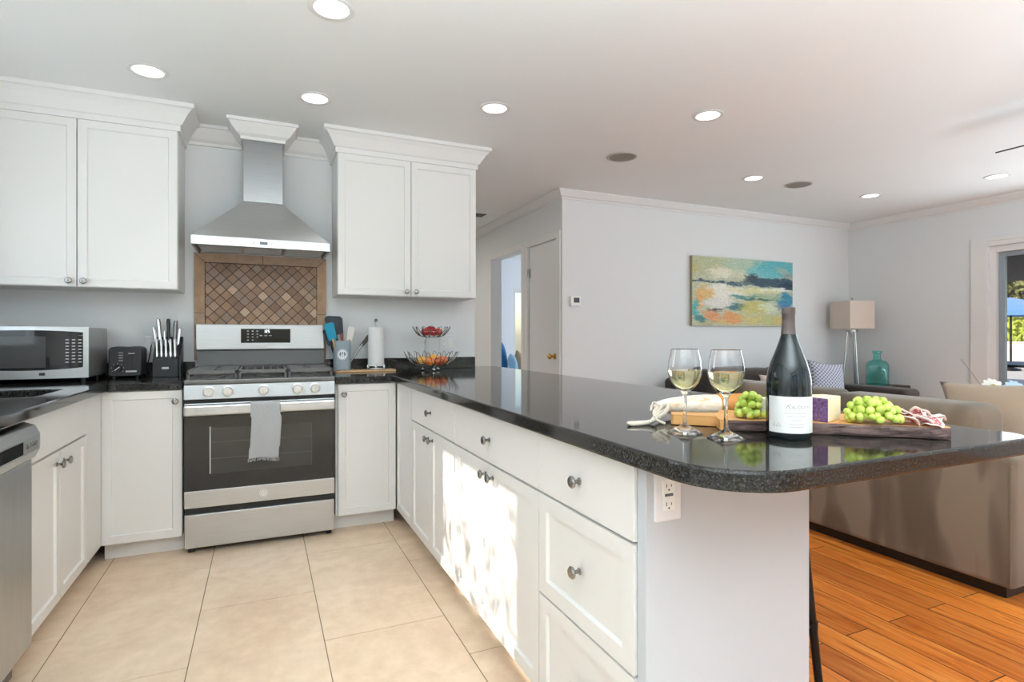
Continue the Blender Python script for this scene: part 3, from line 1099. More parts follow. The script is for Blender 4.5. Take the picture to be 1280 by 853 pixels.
for x in (-.072, -.052, .047, .067):
    bm = new(); cyl(bm, (x, yF, .026), (x, yF - .004, .026), .006, seg=14); obj('button', bm, WHITEP, hd, True)

# ------------------------------------------------------------------ tiled panel behind the stove
tp = thing('tile_backsplash', 'brown stone backsplash panel of diamond tiles with a border, behind the stove', 'backsplash', (.003, YB, 1.2))
TX, TZ0, TZ1, BW = .392, -.20, .474, .058
cols5 = [plain('stone_%d' % i, c, .6, var=.2, scale=60, bump=.08) for i, c in enumerate([(150, 122, 100), (168, 140, 116), (134, 108, 90), (186, 160, 136), (146, 126, 110), (160, 128, 102)])]
GR2 = plain('dark_grout', (82, 66, 57), .9)
bm = new()
box(bm, -TX, TX, -.007, -.001, TZ0, TZ1)
obj('grout_bed', bm, GR2, tp)
bm = new()
s = .0485 * math.sqrt(2) / 2 * 1.03   # half diagonal
random.seed(11)
ix0, ix1, iz0, iz1 = -TX + BW + .004, TX - BW - .004, TZ0, TZ1 - BW - .004
n = 0
for i in range(-12, 13):
    for j in range(-12, 14):
        cx, cz = (i + j) * s, (j - i) * s + .14
        if not (ix0 - s < cx < ix1 + s and iz0 - s < cz < iz1 + s):
            continue
        e = s - .003
        poly = [(cx - e, cz), (cx, cz - e), (cx + e, cz), (cx, cz + e)]
        for ax, lim, sg in ((0, ix0, 1), (0, ix1, -1), (1, iz0, 1), (1, iz1, -1)):   # clip to the field
            out = []
            for a, b in zip(poly, poly[1:] + poly[:1]):
                ina, inb = sg * (a[ax] - lim) >= 0, sg * (b[ax] - lim) >= 0
                if ina: out.append(a)
                if ina != inb:
                    t = (lim - a[ax]) / (b[ax] - a[ax])
                    out.append((a[0] + (b[0] - a[0]) * t, a[1] + (b[1] - a[1]) * t))
            poly = out
            if not poly: break
        if len(poly) < 3:
            continue
        f0 = len(bm.faces)
        fr = [bm.verts.new((x, -.0125, z)) for x, z in poly]
        bk = [bm.verts.new((x, -.006, z)) for x, z in poly]
        m = random.choice([0, 0, 1, 1, 2, 3, 4, 5]) if cz < .25 else random.choice([0, 2, 2, 4, 4, 1])
        k = len(poly)
        fs = [bm.faces.new(fr)] + [bm.faces.new((fr[q], fr[(q + 1) % k], bk[(q + 1) % k], bk[q])) for q in range(k)]
        for f in fs: f.material_index = m
bmesh.ops.recalc_face_normals(bm, faces=bm.faces[:])
obj('diamond_tiles', bm, cols5, tp)
bm = new()
def btile(pts, m):
    fr = [bm.verts.new((x, -.0135, z)) for x, z in pts]
    bk = [bm.verts.new((x, -.006, z)) for x, z in pts]
    k = len(pts)
    for f in [bm.faces.new(fr)] + [bm.faces.new((fr[q], fr[(q + 1) % k], bk[(q + 1) % k], bk[q])) for q in range(k)]:
        f.material_index = m
g = .0015
for a, b in ((-TX, 0), (0, TX)):
    ia = a + BW if a == -TX else a
    ib = b - BW if b == TX else b
    btile([(a + g, TZ1), (b - g, TZ1), (ib - g, TZ1 - BW + g), (ia + g, TZ1 - BW + g)], 1)
for sx in (-1, 1):
    btile([(sx * TX, TZ1 - g), (sx * (TX - BW), TZ1 - BW - g), (sx * (TX - BW), .098), (sx * TX, .098)], 5)
    btile([(sx * TX, .095), (sx * (TX - BW), .095), (sx * (TX - BW), TZ0), (sx * TX, TZ0)], 1)
bmesh.ops.recalc_face_normals(bm, faces=bm.faces[:])
bord = [plain('border_stone_%d' % i, c, .6, var=.3, scale=22, bump=.08) for i, c in enumerate([(158, 130, 108), (168, 140, 116), (152, 124, 102), (164, 136, 112), (160, 132, 110), (168, 136, 108)])]
obj('border_tiles', bm, bord, tp)

# ------------------------------------------------------------------ wall outlets
def outlet(label, loc, rotz, gfci=False, wide=False):
    r = thing('wall_outlet', label, 'outlet', loc, rotz)
    wd = .0575 if wide else .036
    bm = new(); box(bm, -wd, wd, -.006, 0, -.058, .058, .003); obj('plate', bm, plain('outlet_plate', (222, 222, 226), .35, var=.01), r)
    xs = (-.023, .023) if wide else (0,)
    for k, x in enumerate(xs):
        bm = new(); box(bm, x - .0165, x + .0165, -.0085, -.006, -.034, .034, .001)
        d = obj('receptacle' if not (wide and k == 1) else 'rocker_switch', bm, WHITEP, r)
        if wide and k == 1: continue
        bm = new()
        for z in (-.02, .02):
            box(bm, x - .0075, x - .0055, -.0088, -.0084, z - .004, z + .004); box(bm, x + .0055, x + .0075, -.0088, -.0084, z - .003, z + .003)
            cyl(bm, (x, -.0084, z - .009), (x, -.0089, z - .009), .0024, seg=10)
        if gfci:
            box(bm, x - .011, x + .011, -.0092, -.0084, -.003, .003)
        obj('slots', bm, plain('slot_grey', (84, 90, 104), .5), d)
    return r
outlet('white wall outlet on the peninsula end panel under the countertop', (.812, .985, .803), 0, True)
outlet('white double switch and outlet plate behind the fruit basket', (1.255, YB, 1.10), 0, False, True)
outlet('white wall outlet between the toaster and the knife block', (-.615, YB, 1.09), 0)

# ------------------------------------------------------------------ appliances and things on the back counter
CT = CT1
# microwave
mw = thing('microwave', 'silver microwave oven with black door glass on the left back counter', 'microwave', (-1.088, 3.58, CT))
MWW = .256
bm = new(); box(bm, -MWW, MWW, .012, .385, .022, .285, .004); obj('body', bm, plain('microwave_side', (170, 170, 168), .35, .7), mw)
bm = new(); 
nseg = 14
rows = []
for k in range(nseg + 1):
    u = k / nseg * 2 - 1
    rows.append((u * MWW, -.016 * (1 - u * u)))
loft(bm, [[(x, y, .022), (x, y, .287), (x, .012, .287), (x, .012, .022)] for x, y in rows])
fr = obj('front', bm, STEEL, mw, True)
bm = new()
def mwz(u, top):
    return (.257 + .012 * (1 - u * u)) if top else (.079 - .015 * (1 - u * u))
n2 = 20
for i in range(n2):
    q = []
    for t in (i, i + 1):
        u = -.93 + (t / n2) * 1.84
        q.append((u * MWW, -.016 * (1 - u * u) - .0012, mwz(u, 0), mwz(u, 1)))
    (xa, ya, la, ha), (xb, yb, lb, hb) = q
    v = [bm.verts.new(p) for p in ((xa, ya, la), (xb, yb, lb), (xb, yb, hb), (xa, ya, ha))]
    bm.faces.new(v)
bmesh.ops.remove_doubles(bm, verts=bm.verts[:], dist=1e-5)
md_ = bmesh.ops.extrude_face_region(bm, geom=bm.faces[:])
for v in [g for g in md_['geom'] if isinstance(g, bmesh.types.BMVert)]: v.co.y += .004
bmesh.ops.recalc_face_normals(bm, faces=bm.faces[:])
dg = obj('door_glass', bm, BGLASS, mw, True)
bm = new()
for i in range(16):
    q = []
    for t in (i, i + 1):
        u = -.82 + (t / 16) * 1.14
        q.append((u * MWW, -.016 * (1 - u * u) - .0018))
    (xa, ya), (xb, yb) = q
    bm.faces.new([bm.verts.new(p) for p in ((xa, ya, .078), (xb, yb, .078), (xb, yb, .238), (xa, ya, .238))])
bmesh.ops.remove_doubles(bm, verts=bm.verts[:], dist=1e-5)
obj('viewing_window', bm, plain('window_mesh', (70, 70, 69), .08, var=.03), dg)
bm = new()
for r_ in range(8):
    for k in range(3):
        x = .168 + k * .026
        z = .22 - r_ * .0165
        u = x / MWW
        y = -.016 * (1 - u * u) - .0018
        box(bm, x - .007, x + .007, y - .0008, y + .001, z - .003, z + .003)
box(bm, .2, .235, -.006, -.0035, .241, .2425)
obj('keypad', bm, plain('keypad_print', (170, 170, 168), .5), dg)
bm = new(); box(bm, .066 - .012, .066 + .012, -.0175, -.0145, .038, .052, .0005); obj('badge', bm, plain('dark_badge', (46, 48, 52), .4), mw)
for x in (-.22, .22):
    for y in (.05, .33):
        bm = new(); cyl(bm, (x, y, 0), (x, y, .024), .012, seg=12); obj('foot', bm, BLACK, mw)

# toaster
to = thing('toaster', 'small dark grey toaster with a dial, between the microwave and knife block', 'toaster', (-.712, 3.79, CT))
DK = plain('charcoal_plastic', (52, 52, 53), .35, .3, var=.08)
bm = new()
pts = rounded([(-.078, .012, .014), (.078, .012, .014), (.078, .178, .022), (-.078, .178, .022)], 5)
loft(bm, [[(x, y, z) for x, z in pts] for y in (0, .17)])
obj('body', bm, DK, to, bevel=.004)
bm = new(); box(bm, -.05, -.028, .02, .15, .1775, .1795); box(bm, .028, .05, .02, .15, .1775, .1795); obj('slot', bm, BLACK, to)
bm = new(); box(bm, .031, .036, -.001, .001, .05, .165); obj('lever_track', bm, BLACK, to)
bm = new(); box(bm, .016, .05, -.016, -.001, .134, .144, .003); obj('lever', bm, NICKEL, to)
bm = new(); cyl(bm, (-.035, 0, .055), (-.035, -.014, .055), .021, .018, seg=24); dl = obj('dial', bm, BLACK, to, True)
bm = new(); box(bm, -.002, .002, -.0155, -.0135, -.016, .016)
o = obj('pointer', bm, WHITEP, dl); o.location = (-.035, 0, .055); o.rotation_euler = (0, R(50), 0)
bm = new()
for k in range(7):
    a = R(210 - k * 40)
    cyl(bm, (-.035 + .029 * math.cos(a), -.0005, .055 + .029 * math.sin(a)), (-.035 + .029 * math.cos(a), -.0012, .055 + .029 * math.sin(a)), .0018, seg=8)
obj('dial_marks', bm, WHITEP, to)
bm = new()
for k in range(4): box(bm, -.03, -.009, -.0016, 0, .098 + k * .0145, .1035 + k * .0145, .0006)
obj('button', bm, plain('button_grey', (150, 150, 150), .4), to)
bm = new(); box(bm, .003, .056, -.0014, 0, .034, .043, .0004); obj('name_plate', bm, plain('plate_pale', (205, 205, 203), .4), to)
for x in (-.055, .055):
    for y in (.02, .15):
        bm = new(); cyl(bm, (x, y, 0), (x, y, .014), .009, seg=10); obj('foot', bm, BLACK, to)
bm = new(); tube(bm, [(.03, .165, .03), (.05, .182, .02), (.075, .186, .05), (.09, .186, .12), (.097, .192, .185)], .003, 6); obj('cord', bm, BLACK, to, True)

# knife block and knives
KX, KY = -.517, 3.80
kbk = thing('knife_block', 'black slanted knife block holding silver knives, left of the stove', 'knife block', (KX, KY, CT))
bm = new()
side = [(0, 0), (.155, 0), (.155, .225), (.10, .235), (.02, .112), (0, .105)]
loft(bm, [[(x, y, z) for y, z in side] for x in (-.064, .064)])
obj('body', bm, plain('black_block', (40, 40, 41), .4, var=.1), kbk, bevel=.003)
bm = new(); box(bm, -.017, .017, -.0015, 0, .047, .059, .0004); obj('name_plate', bm, plain('plate_pale', (205, 205, 203), .4), kbk)
bm = new(); loft(bm, [[(x, y, z) for y, z in ((.02, 0), (.155, 0), (.155, .232), (.112, .236), (.03, .12))] for x in (.0645, .075)]); obj('side_panel', bm, BLACK, kbk, bevel=.002)
SATIN = plain('satin_handle', (205, 205, 204), .22, 1, var=.05)
def knife(label, x, y, z, L, rad, mat=SATIN, tilt=-30, lean=0, name='kitchen_knife', grp='knives in the block'):
    r = thing(name, label, 'knife', (KX + x, KY + y, CT + z), 0, grp)
    r.rotation_euler = (R(tilt), R(lean), 0)
    bm = new()
    loft(bm, [[(rad * wx * math.cos(a), rad * wy * math.sin(a), zz) for a in [k * PI / 6 for k in range(12)]] for wx, wy, zz in ((.75, .8, .002), (.95, 1.1, .02), (.8, .9, L * .4), (1, 1.25, L * .8), (.85, 1.1, L * .97), (.4, .6, L))])
    obj('handle', bm, mat, r, True)
    bm = new(); box(bm, -.0012, .0012, -.009, .009, -.05, .003); obj('blade', bm, CHROME, r)
    return r
pos = ['leftmost', 'second from the left', 'middle', 'fourth from the left', 'rightmost']
for k in range(5):
    knife('silver steak knife, %s of the five in the block front row' % pos[k], -.046 + k * .023, .03, .112, .115, .0085, tilt=-14, lean=-3, name='steak_knife', grp='steak knives')
knife('tall silver handled chef knife at the back left of the knife block', -.036, .085, .20, .145, .013, tilt=-8, lean=-6)
knife('silver handled knife slanting left at the far left of the knife block', -.055, .075, .175, .12, .011, tilt=-10, lean=-8)
knife('black handled kitchen shears blade upright in the middle of the knife block', .006, .085, .21, .135, .011, BLACK, tilt=-8, lean=-2)
knife('satin handled bread knife at the back right of the knife block', .036, .085, .20, .135, .012, plain('grey_handle', (120, 120, 120), .3, .9), tilt=-8, lean=2)
knife('silver handled paring knife at the far right of the knife block', .052, .075, .18, .11, .010, tilt=-10, lean=6)
knife('slim silver knife left of the black handle in the knife block', -.012, .07, .17, .105, .009, tilt=-12, lean=-2)

# wooden board with crock and paper towels
tag(obj('wooden_board', (lambda b: (prism(b, rounded([(-.21, -.085, .02), (.19, -.085, .02), (.19, .085, .02), (-.21, .085, .02)], 5), 0, .012), b)[1])(new()), BAMBOO, bevel=.003, loc=(.645, 3.885, CT)),
    'thin pale wooden board lying under the utensil crock and paper towels', 'board')
BT = CT + .0125
ck = thing('utensil_crock', 'grey blue utensil crock with a round white emblem, right of the stove', 'crock', (.487, 3.885, BT))
bm = new(); lathe(bm, [(0, 0), (.052, 0), (.056, .004), (.057, .19), (.0565, .196), (.054, .196), (.052, .19), (.05, .012), (0, .012)], 36); obj('body', bm, plain('grey_blue_ceramic', (146, 160, 168), .35, var=.03), ck, True)
bm = new()
def on_cyl(bm, r, poly, cx, cz, th0):
    vs = []
    for x, z in poly:
        a = th0 + x / r
        vs.append(bm.verts.new((r * math.sin(a), -r * math.cos(a), cz + z)))
    return bm.faces.new(vs)
TH = R(-4)
def ring_on(bm, r, R0, R1, cz, seg=32):
    for k in range(seg):
        a0, a1 = 2 * PI * k / seg, 2 * PI * (k + 1) / seg
        on_cyl(bm, r, [(R0 * math.cos(a0), R0 * math.sin(a0)), (R1 * math.cos(a0), R1 * math.sin(a0)), (R1 * math.cos(a1), R1 * math.sin(a1)), (R0 * math.cos(a1), R0 * math.sin(a1))], 0, cz, TH)
ring_on(bm, .0578, 0.0005, .0305, .105)
ring_on(bm, .0578, .0335, .036, .105)
em = obj('emblem', bm, plain('emblem_white', (240, 241, 242), .5, var=.01), ck)
bm = new()
for x in (-.013, 0, .013):
    on_cyl(bm, .0582, [(x - .0015, -.018), (x + .0015, -.018), (x + .0015, .004), (x - .0015, .004)], 0, .105, TH)
    on_cyl(bm, .0582, [(x - .004, .004), (x + .004, .004), (x + .0035, .017), (x - .0035, .017)], 0, .105, TH)
obj('emblem_utensils', bm, plain('emblem_grey', (128, 140, 150), .5), em)

def utensil(name, label, cat, x, y, lean, tilt, hl, head, hmat, smat, twist=0):
    r = thing(name, label, cat, (.487 + x, 3.885 + y, BT + .014))
    r.rotation_euler = (R(tilt), R(lean), R(twist))
    bm = new(); cyl(bm, (0, 0, 0), (0, 0, hl), .0055, .0065, seg=10); obj('handle', bm, smat, r, True)
    bm = new(); head(bm, hl); obj('head', bm, hmat, r, bevel=.002)
    return r
def flat_head(wd, L, top=1.0, th=.007):
    def f(bm, z):
        pts = rounded([(-wd * .5 * .8, z - .012, .008), (wd * .5 * .8, z - .012, .008), (wd * .5, z + L * top, wd * .22), (-wd * .5, z + L, wd * .22)], 5)
        loft(bm, [[(x, y, zz) for x, zz in pts] for y in (-th / 2, th / 2)])
    return f
TEALP = plain('teal_silicone', (22, 146, 178), .4)
NAVYP = plain('dark_navy_nylon', (34, 44, 56), .4)
utensil('spatula', 'teal silicone spatula leaning left in the utensil crock', 'spatula', -.012, -.018, -15, 4, .205, flat_head(.066, .105), TEALP, BAMBOO)
utensil('spatula', 'large dark navy turner standing behind the teal spatula in the crock', 'spatula', -.002, .006, -9, 2, .235, flat_head(.118, .128, .82), NAVYP, BLACK, -10)
utensil('spatula', 'dark slim spoon spatula at the far left edge of the utensil crock', 'spatula', -.022, .01, -17, -2, .17, flat_head(.05, .10), NAVYP, BLACK)
utensil('spatula', 'white silicone spatula leaning right in the utensil crock', 'spatula', .012, -.01, 10, 3, .195, flat_head(.048, .085), plain('white_silicone', (226, 220, 212), .4), plain('pink_handle', (196, 160, 150), .5))
utensil('serving_spoon', 'brown wooden spoon handle between the spatulas in the crock', 'spoon', .002, -.022, -2, 2, .18, flat_head(.022, .05), wood('dark_spoon', (96, 44, 36), (130, 66, 50)), wood('dark_spoon_handle', (96, 44, 36), (130, 66, 50)))
def leaf_head(bm, z):
    loft(bm, [[(x, y, zz) for x, zz in ((-.012, z - .02), (.014, z - .01), (.026, z + .06), (.014, z + .105), (-.006, z + .07))] for y in (-.003, .003)])
utensil('cake_server', 'dark pointed server blade leaning far right out of the crock', 'server', .03, .0, 33, 0, .19, leaf_head, plain('dark_steel', (72, 66, 64), .3, .7), NICKEL)

pt = thing('paper_towel_holder', 'white paper towel roll on a chrome holder beside the utensil crock', 'paper towels', (.712, 3.885, BT))
bm = new(); lathe(bm, [(.02, .022), (.053, .022), (.054, .03), (.054, .282), (.053, .288), (.02, .288)], 40, closed=True); obj('paper_roll', bm, plain('paper', (236, 235, 233), .9, var=.01, scale=80, bump=.1), pt, True)
bm = new(); lathe(bm, [(0, 0), (.07, 0), (.072, .004), (.07, .01), (.012, .014), (0, .014)], 36); obj('base', bm, CHROME, pt, True)
bm = new(); cyl(bm, (0, 0, .013), (0, 0, .325), .006); ball(bm, (0, 0, .335), .012); obj('post', bm, NICKEL, pt, True)
for k in range(6):
    a = k * PI / 3 + .3
    bm = new(); lathe(bm, [(0, .009), (.007, .009), (.008, .018), (.006, .03), (0, .033)], 12, (.061 * math.cos(a), .061 * math.sin(a), 0)); obj('prong', bm, CHROME, pt, True)

# two tier fruit basket
FBX, FBY = 1.068, 3.76
fb = thing('fruit_basket', 'two tier chrome wire fruit basket in the corner of the counter', 'fruit basket', (FBX, FBY, CT))
def wire_bowl(rtop, ztop, zbot, nw, petals=True):
    bm = new()
    rb = rtop * .36
    tube(bm, [(rb * math.cos(a), rb * math.sin(a), zbot) for a in [k * PI / 12 for k in range(24)]], .0022, 6, True)
    rm = rtop * .78
    zm = zbot + (ztop - zbot) * .5
    tube(bm, [(rm * math.cos(a), rm * math.sin(a), zm) for a in [k * PI / 14 for k in range(28)]], .0016, 6, True)
    for k in range(nw):
        a = 2 * PI * k / nw
        pts = []
        for t in range(13):
            u = t / 12
            side = (u - .5) * 2
            da = side * (2 * PI / nw) * .52
            rr = rb + (rtop - rb) * math.sin(PI * u) ** .6
            zz = zbot + (ztop - zbot) * (math.sin(PI * u) ** 1.4)
            pts.append((rr * math.cos(a + da), rr * math.sin(a + da), zz))
        tube(bm, pts, .0022, 6)
    return bm
obj('lower_bowl', wire_bowl(.19, .132, .028, 16), CHROME, fb, True)
obj('upper_bowl', wire_bowl(.132, .305, .232, 14), CHROME, fb, True)
bm = new()
tube(bm, [(0, .07, .028), (0, .13, .05), (.0, .175, .12), (0, .17, .2), (0, .12, .232), (0, .047, .232)], .003, 8); obj('stand', bm, CHROME, fb, True)
for k in range(3):
    a = k * 2 * PI / 3 + .5
    bm = new(); ball(bm, (.062 * math.cos(a), .062 * math.sin(a), .011), .011); cyl(bm, (.062 * math.cos(a), .062 * math.sin(a), .011), (.066 * math.cos(a), .066 * math.sin(a), .03), .003, seg=8); obj('foot', bm, CHROME, fb, True)
def fruit_mat(name, a, b):
    k = NT(name)
    nz = k.noise(k.coord(), 22, 3, .5, .5)
    k.l(k.ramp(nz.outputs[0], [(.36, rgb(*a)), (.62, rgb(*b))]), k.b.inputs['Base Color'])
    k.b.inputs['Roughness'].default_value = .3
    return k.m
APR = fruit_mat('red_apple', (150, 24, 36), (196, 56, 58))
APO = fruit_mat('peach_skin', (226, 96, 50), (240, 160, 74))
APY = fruit_mat('yellow_apple', (226, 160, 70), (238, 192, 96))
APM = fruit_mat('mixed_apple', (172, 40, 44), (216, 110, 60))
def apple(label, x, y, z, r, mat, name='apple', cat='apple', grp='apples in the fruit basket'):
    t = thing(name, label, cat, (FBX + x, FBY + y, CT + z), random.uniform(0, 6), grp)
    bm = new()
    lathe(bm, [(r * math.sin(PI * k / 14) * (1 - .06 * (k > 9) * (k - 9) / 5) if 0 < k < 14 else 0, -r * .9 * math.cos(PI * k / 14) * (1 - .25 * (math.exp(-(k / 2.2) ** 2) + math.exp(-((14 - k) / 2.2) ** 2)))) for k in range(15)], 24)
    obj('flesh', bm, mat, t, True)
    bm = new(); cyl(bm, (0, 0, r * .62), (.004, 0, r * .98), .0018, seg=6); obj('stem', bm, plain('stem_brown', (90, 66, 44), .8), t)
apple('red apple at the left of the upper basket tier', -.045, -.02, .267, .033, APR)
apple('red apple in the middle of the upper basket tier, highest of the fruit', -.002, .005, .283, .034, APR)
apple('red orange apple at the right of the upper basket tier', .042, -.015, .268, .033, APM)
apple('dark red apple at the front of the upper basket tier', .0, -.052, .264, .030, APR)
apple('yellow apple at the left of the lower basket tier', -.072, -.015, .075, .036, APY)
apple('orange peach at the front of the lower basket tier', -.03, -.06, .066, .036, APO, 'peach', 'peach', 'peaches in the lower basket')
apple('yellow orange apple at the back of the lower basket tier', .02, .02, .085, .037, APY)
apple('red apple at the front right of the lower basket tier', .035, -.055, .066, .034, APM)
apple('pinkish peach at the right of the lower basket tier', .075, -.02, .075, .034, APO, 'peach', 'peach', 'peaches in the lower basket')

# ------------------------------------------------------------------ things on the peninsula
def wine_glass(label, x, y):
    g = thing('wine_glass', label, 'wine glass', (x, y, CT), 0, 'wine glasses on the counter')
    bm = new()
    H = .207
    outer = [(0, .0002), (.0400, .0002), (.0412, .0), (.0420, .0004), (.0425, .0014), (.0420, .0024), (.041, .003), (.026, .0095), (.011, .018), (.0055, .022), (.0046, .04), (.0045, .07), (.0052, .092), (.0095, .102), (.022, .111), (.033, .125), (.0398, .143), (.0412, .158), (.0395, .178), (.0355, .196), (.0335, .2055), (.0333, .2066), (.0330, H)]
    inner = [(.0326, H), (.0324, .2066), (.0326, .2055), (.0346, .196), (.0386, .178), (.0402, .158), (.0388, .1435), (.032, .1262), (.021, .1132), (.010, .1068), (0, .1055)]
    lathe(bm, outer + inner, 48)
    o = obj('bowl_and_stem', bm, CRYSTAL, g, smooth=True)
    bm = new()
    zl = .1545
    lathe(bm, [(0, .1058), (.010, .1071), (.0209, .1135), (.0319, .1265), (.0387, .1437), (.0400, zl), (0, zl)], 48)
    obj('wine', bm, WINE, g, True)
    return g
wine_glass('wine glass of white wine further left, beside the rope and bread', .951, 1.085)
wine_glass('wine glass of white wine nearer the bottle and the counter edge', .985, .985)

# bottle
bt = thing('wine_bottle', 'tall dark green wine bottle with a cream label on the peninsula', 'bottle', (1.133, .938, CT))
bm = new()
BP = [(0, .006), (.03, .002), (.046, 0), (.049, .004), (.0495, .012), (.0495, .118), (.0488, .135), (.0455, .155), (.039, .178), (.0305, .20), (.0225, .222), (.0162, .243), (.0146, .26), (.0138, .285), (.0138, .30)]
lathe(bm, BP + [(.0, .30)], 56)
BG = plain('dark_bottle_glass', (12, 22, 24), .03, var=.02, spec=.55, coat=.15)
obj('body', bm, BG, bt, smooth=True)
bm = new(); lathe(bm, [(0, .306), (.0140, .306), (.0153, .3045), (.0156, .292), (.0152, .290), (.0145, .288), (.0152, .262), (.0164, .2455), (.0168, .243), (0.0150, .243)], 40)
obj('capsule', bm, plain('mauve_capsule', (98, 88, 86), .35, .5, var=.04), bt, True)
TL = R(24.054) * -1
LTH = R(-37)
bm = new()
LR = .0500
ns = 30
for k in range(ns):
    a0, a1 = LTH - R(68) + R(136) * k / ns, LTH - R(68) + R(136) * (k + 1) / ns
    q = [(LR * math.sin(a0), -LR * math.cos(a0)), (LR * math.sin(a1), -LR * math.cos(a1))]
    bm.faces.new([bm.verts.new(p) for p in ((*q[0], .0165), (*q[1], .0165), (*q[1], .1), (*q[0], .1))])
bmesh.ops.remove_doubles(bm, verts=bm.verts[:], dist=1e-6)
bmesh.ops.recalc_face_normals(bm, faces=bm.faces[:])
lb = obj('label', bm, plain('cream_label', (234, 232, 228), .7, var=.01), bt, True)
INK = plain('label_ink', (92, 88, 86), .7)
def bend(o, r, th0, cz):
    """wrap flat lettering (x right, y up) round the bottle, th0 = bearing of its middle"""
    for v in o.vertices:
        x, y = v.co.x, v.co.y
        a = th0 + x / r
        v.co = (r * math.sin(a), -r * math.cos(a), cz + y)
def lettering(txt, size, shear, x, z, parent, name, th0):
    cu = bpy.data.curves.new('txt', 'FONT')
    cu.body = txt
    cu.size = size
    cu.shear = shear
    cu.align_x = 'LEFT'
    cu.extrude = 0
    cu.offset = -.0004
    tmp = bpy.data.objects.new('txt', cu)
    COL.objects.link(tmp)
    bpy.context.view_layer.update()
    me = bpy.data.meshes.new_from_object(tmp.evaluated_get(bpy.context.evaluated_depsgraph_get()))
    bpy.data.objects.remove(tmp)
    bpy.data.curves.remove(cu)
    for v in me.vertices: v.co.x += x
    bend(me, LR + .0002, th0, z)
    me.materials.clear()
    me.materials.append(INK)
    o = bpy.data.objects.new(name, me)
    COL.objects.link(o)
    o.parent = parent
    return o
# bearing of the label's middle: the photo shows its left edge just inside the bottle's left side
LC = R(-58)
lettering('Raeburn', .0165, .35, .0, .0725, lb, 'lettering', LC)
bm = new()
for z, a, b in ((.0625, -.001, .050), (.0555, .004, .046), (.047, .014, .032), (.037, .008, .042), (.031, .010, .040)):
    x = a
    while x < b:
        l = random.uniform(.0012, .003)
        on = [(x, -.0006), (x + l, -.0006), (x + l, .0006), (x, .0006)]
        vs = []
        for px_, pz in on:
            t = LC + px_ / (LR + .0002)
            vs.append(bm.verts.new(((LR + .0002) * math.sin(t), -(LR + .0002) * math.cos(t), z + pz)))
        bm.faces.new(vs)
        x += l + .0011
for k in range(5):   # little emblem lower left
    x = -.029 + k * .0042
    hgt = (.008, .012, .006, .011, .008)[k]
    vs = []
    for px_, pz in ((x, 0), (x + .0016, 0), (x + .001, hgt), (x + .0004, hgt)):
        t = LC + px_ / (LR + .0002)
        vs.append(bm.verts.new(((LR + .0002) * math.sin(t), -(LR + .0002) * math.cos(t), .03 + pz)))
    bm.faces.new(vs)
obj('small_print', bm, plain('label_grey_ink', (168, 166, 164), .7), lb)

# serving board with live edge, handle and rope
BD_O = Vector((1.048, 1.072))
bu = (Vector((1.443, .752)) - BD_O).normalized()
bv = Vector((-bu.y, bu.x))
if bv.y < 0: bv = -bv
BROT = math.atan2(bu.y, bu.x)
BLEN = .505
sb = thing('serving_board', 'thick live edge wooden serving board carrying the cheese and grapes', 'serving board', (BD_O.x, BD_O.y, CT))
sb.rotation_euler.z = BROT
BDT = .028
random.seed(5)
bm = new()
front = [(BLEN * k / 24, -.004 * math.sin(k * .9) - .002 * math.sin(k * 2.3) + .004) for k in range(25)]
outl = [(0, .03), (.004, .006)] + front[1:-1] + [(BLEN - .004, .002), (BLEN, .02), (BLEN - .012, .20), (BLEN - .02, .208)] + [(BLEN - BLEN * k / 12, .205 + .004 * math.sin(k)) for k in range(1, 11)] + [(.02, .2), (.012, .15), (.0, .135), (-.108, .125), (-.114, .118), (-.114, .075), (-.108, .068), (.0, .062)]
fa, fb2 = prism(bm, outl, .002, BDT)
for f in bm.faces:
    f.material_index = 0
    f.normal_update()
    c = f.calc_center_median()
    if abs(f.normal.z) < .5 and c.y < .014 and .02 < c.x < BLEN - .001:
        f.material_index = 1
bmesh.ops.subdivide_edges(bm, edges=[e for e in bm.edges if abs(e.verts[0].co.z - e.verts[1].co.z) > .01], cuts=4)
for v in bm.verts:
    if v.co.y < .02 and .015 < v.co.x < BLEN - .01 and .004 < v.co.z < BDT - .002:
        n = noise.noise(Vector((v.co.x * 40, v.co.z * 90, 0)))
        v.co.y -= .003 * n + .002
obj('plank', bm, [BOARDW, BARK], sb, bevel=.0)
rp = thing('board_rope', 'loop of pale jute rope knotted through the serving board handle', 'rope', (BD_O.x, BD_O.y, CT))
rp.rotation_euler.z = BROT
ROPE = plain('jute_rope', (214, 202, 184), .95, var=.15, scale=120, bump=.4)
bm = new()
def rope(bm, pts, r=.0052):
    # twisted pair along a smoothed path
    P = [Vector(p) for p in pts]
    out = []
    for i in range(len(P) - 1):
        p0, p1, p2, p3 = P[max(i - 1, 0)], P[i], P[i + 1], P[min(i + 2, len(P) - 1)]
        for k in range(8):
            t = k / 8
            out.append(.5 * ((2 * p1) + (p2 - p0) * t + (2 * p0 - 5 * p1 + 4 * p2 - p3) * t * t + (3 * p1 - p0 - 3 * p2 + p3) * t ** 3))
    out.append(P[-1])
    tube(bm, out, lambda t: r * (1 + .12 * math.sin(t * 160)), 8)
rope(bm, [(-.118, .095, .038), (-.14, .085, .03), (-.165, .066, .008), (-.19, .05, .006), (-.216, .034, .006), (-.224, .024, .006), (-.212, .016, .006), (-.185, .032, .007), (-.155, .055, .014)])
obj('cord', bm, ROPE, rp, True)
bm = new()
rope(bm, [(-.165, .06, .006), (-.15, .088, .03), (-.135, .098, .046), (-.122, .09, .05), (-.128, .07, .034), (-.15, .062, .018), (-.158, .09, .03), (-.145, .112, .042)], .0055)
rope(bm, [(-.145, .068, .03), (-.152, .05, .016), (-.13, .045, .006)], .0035)
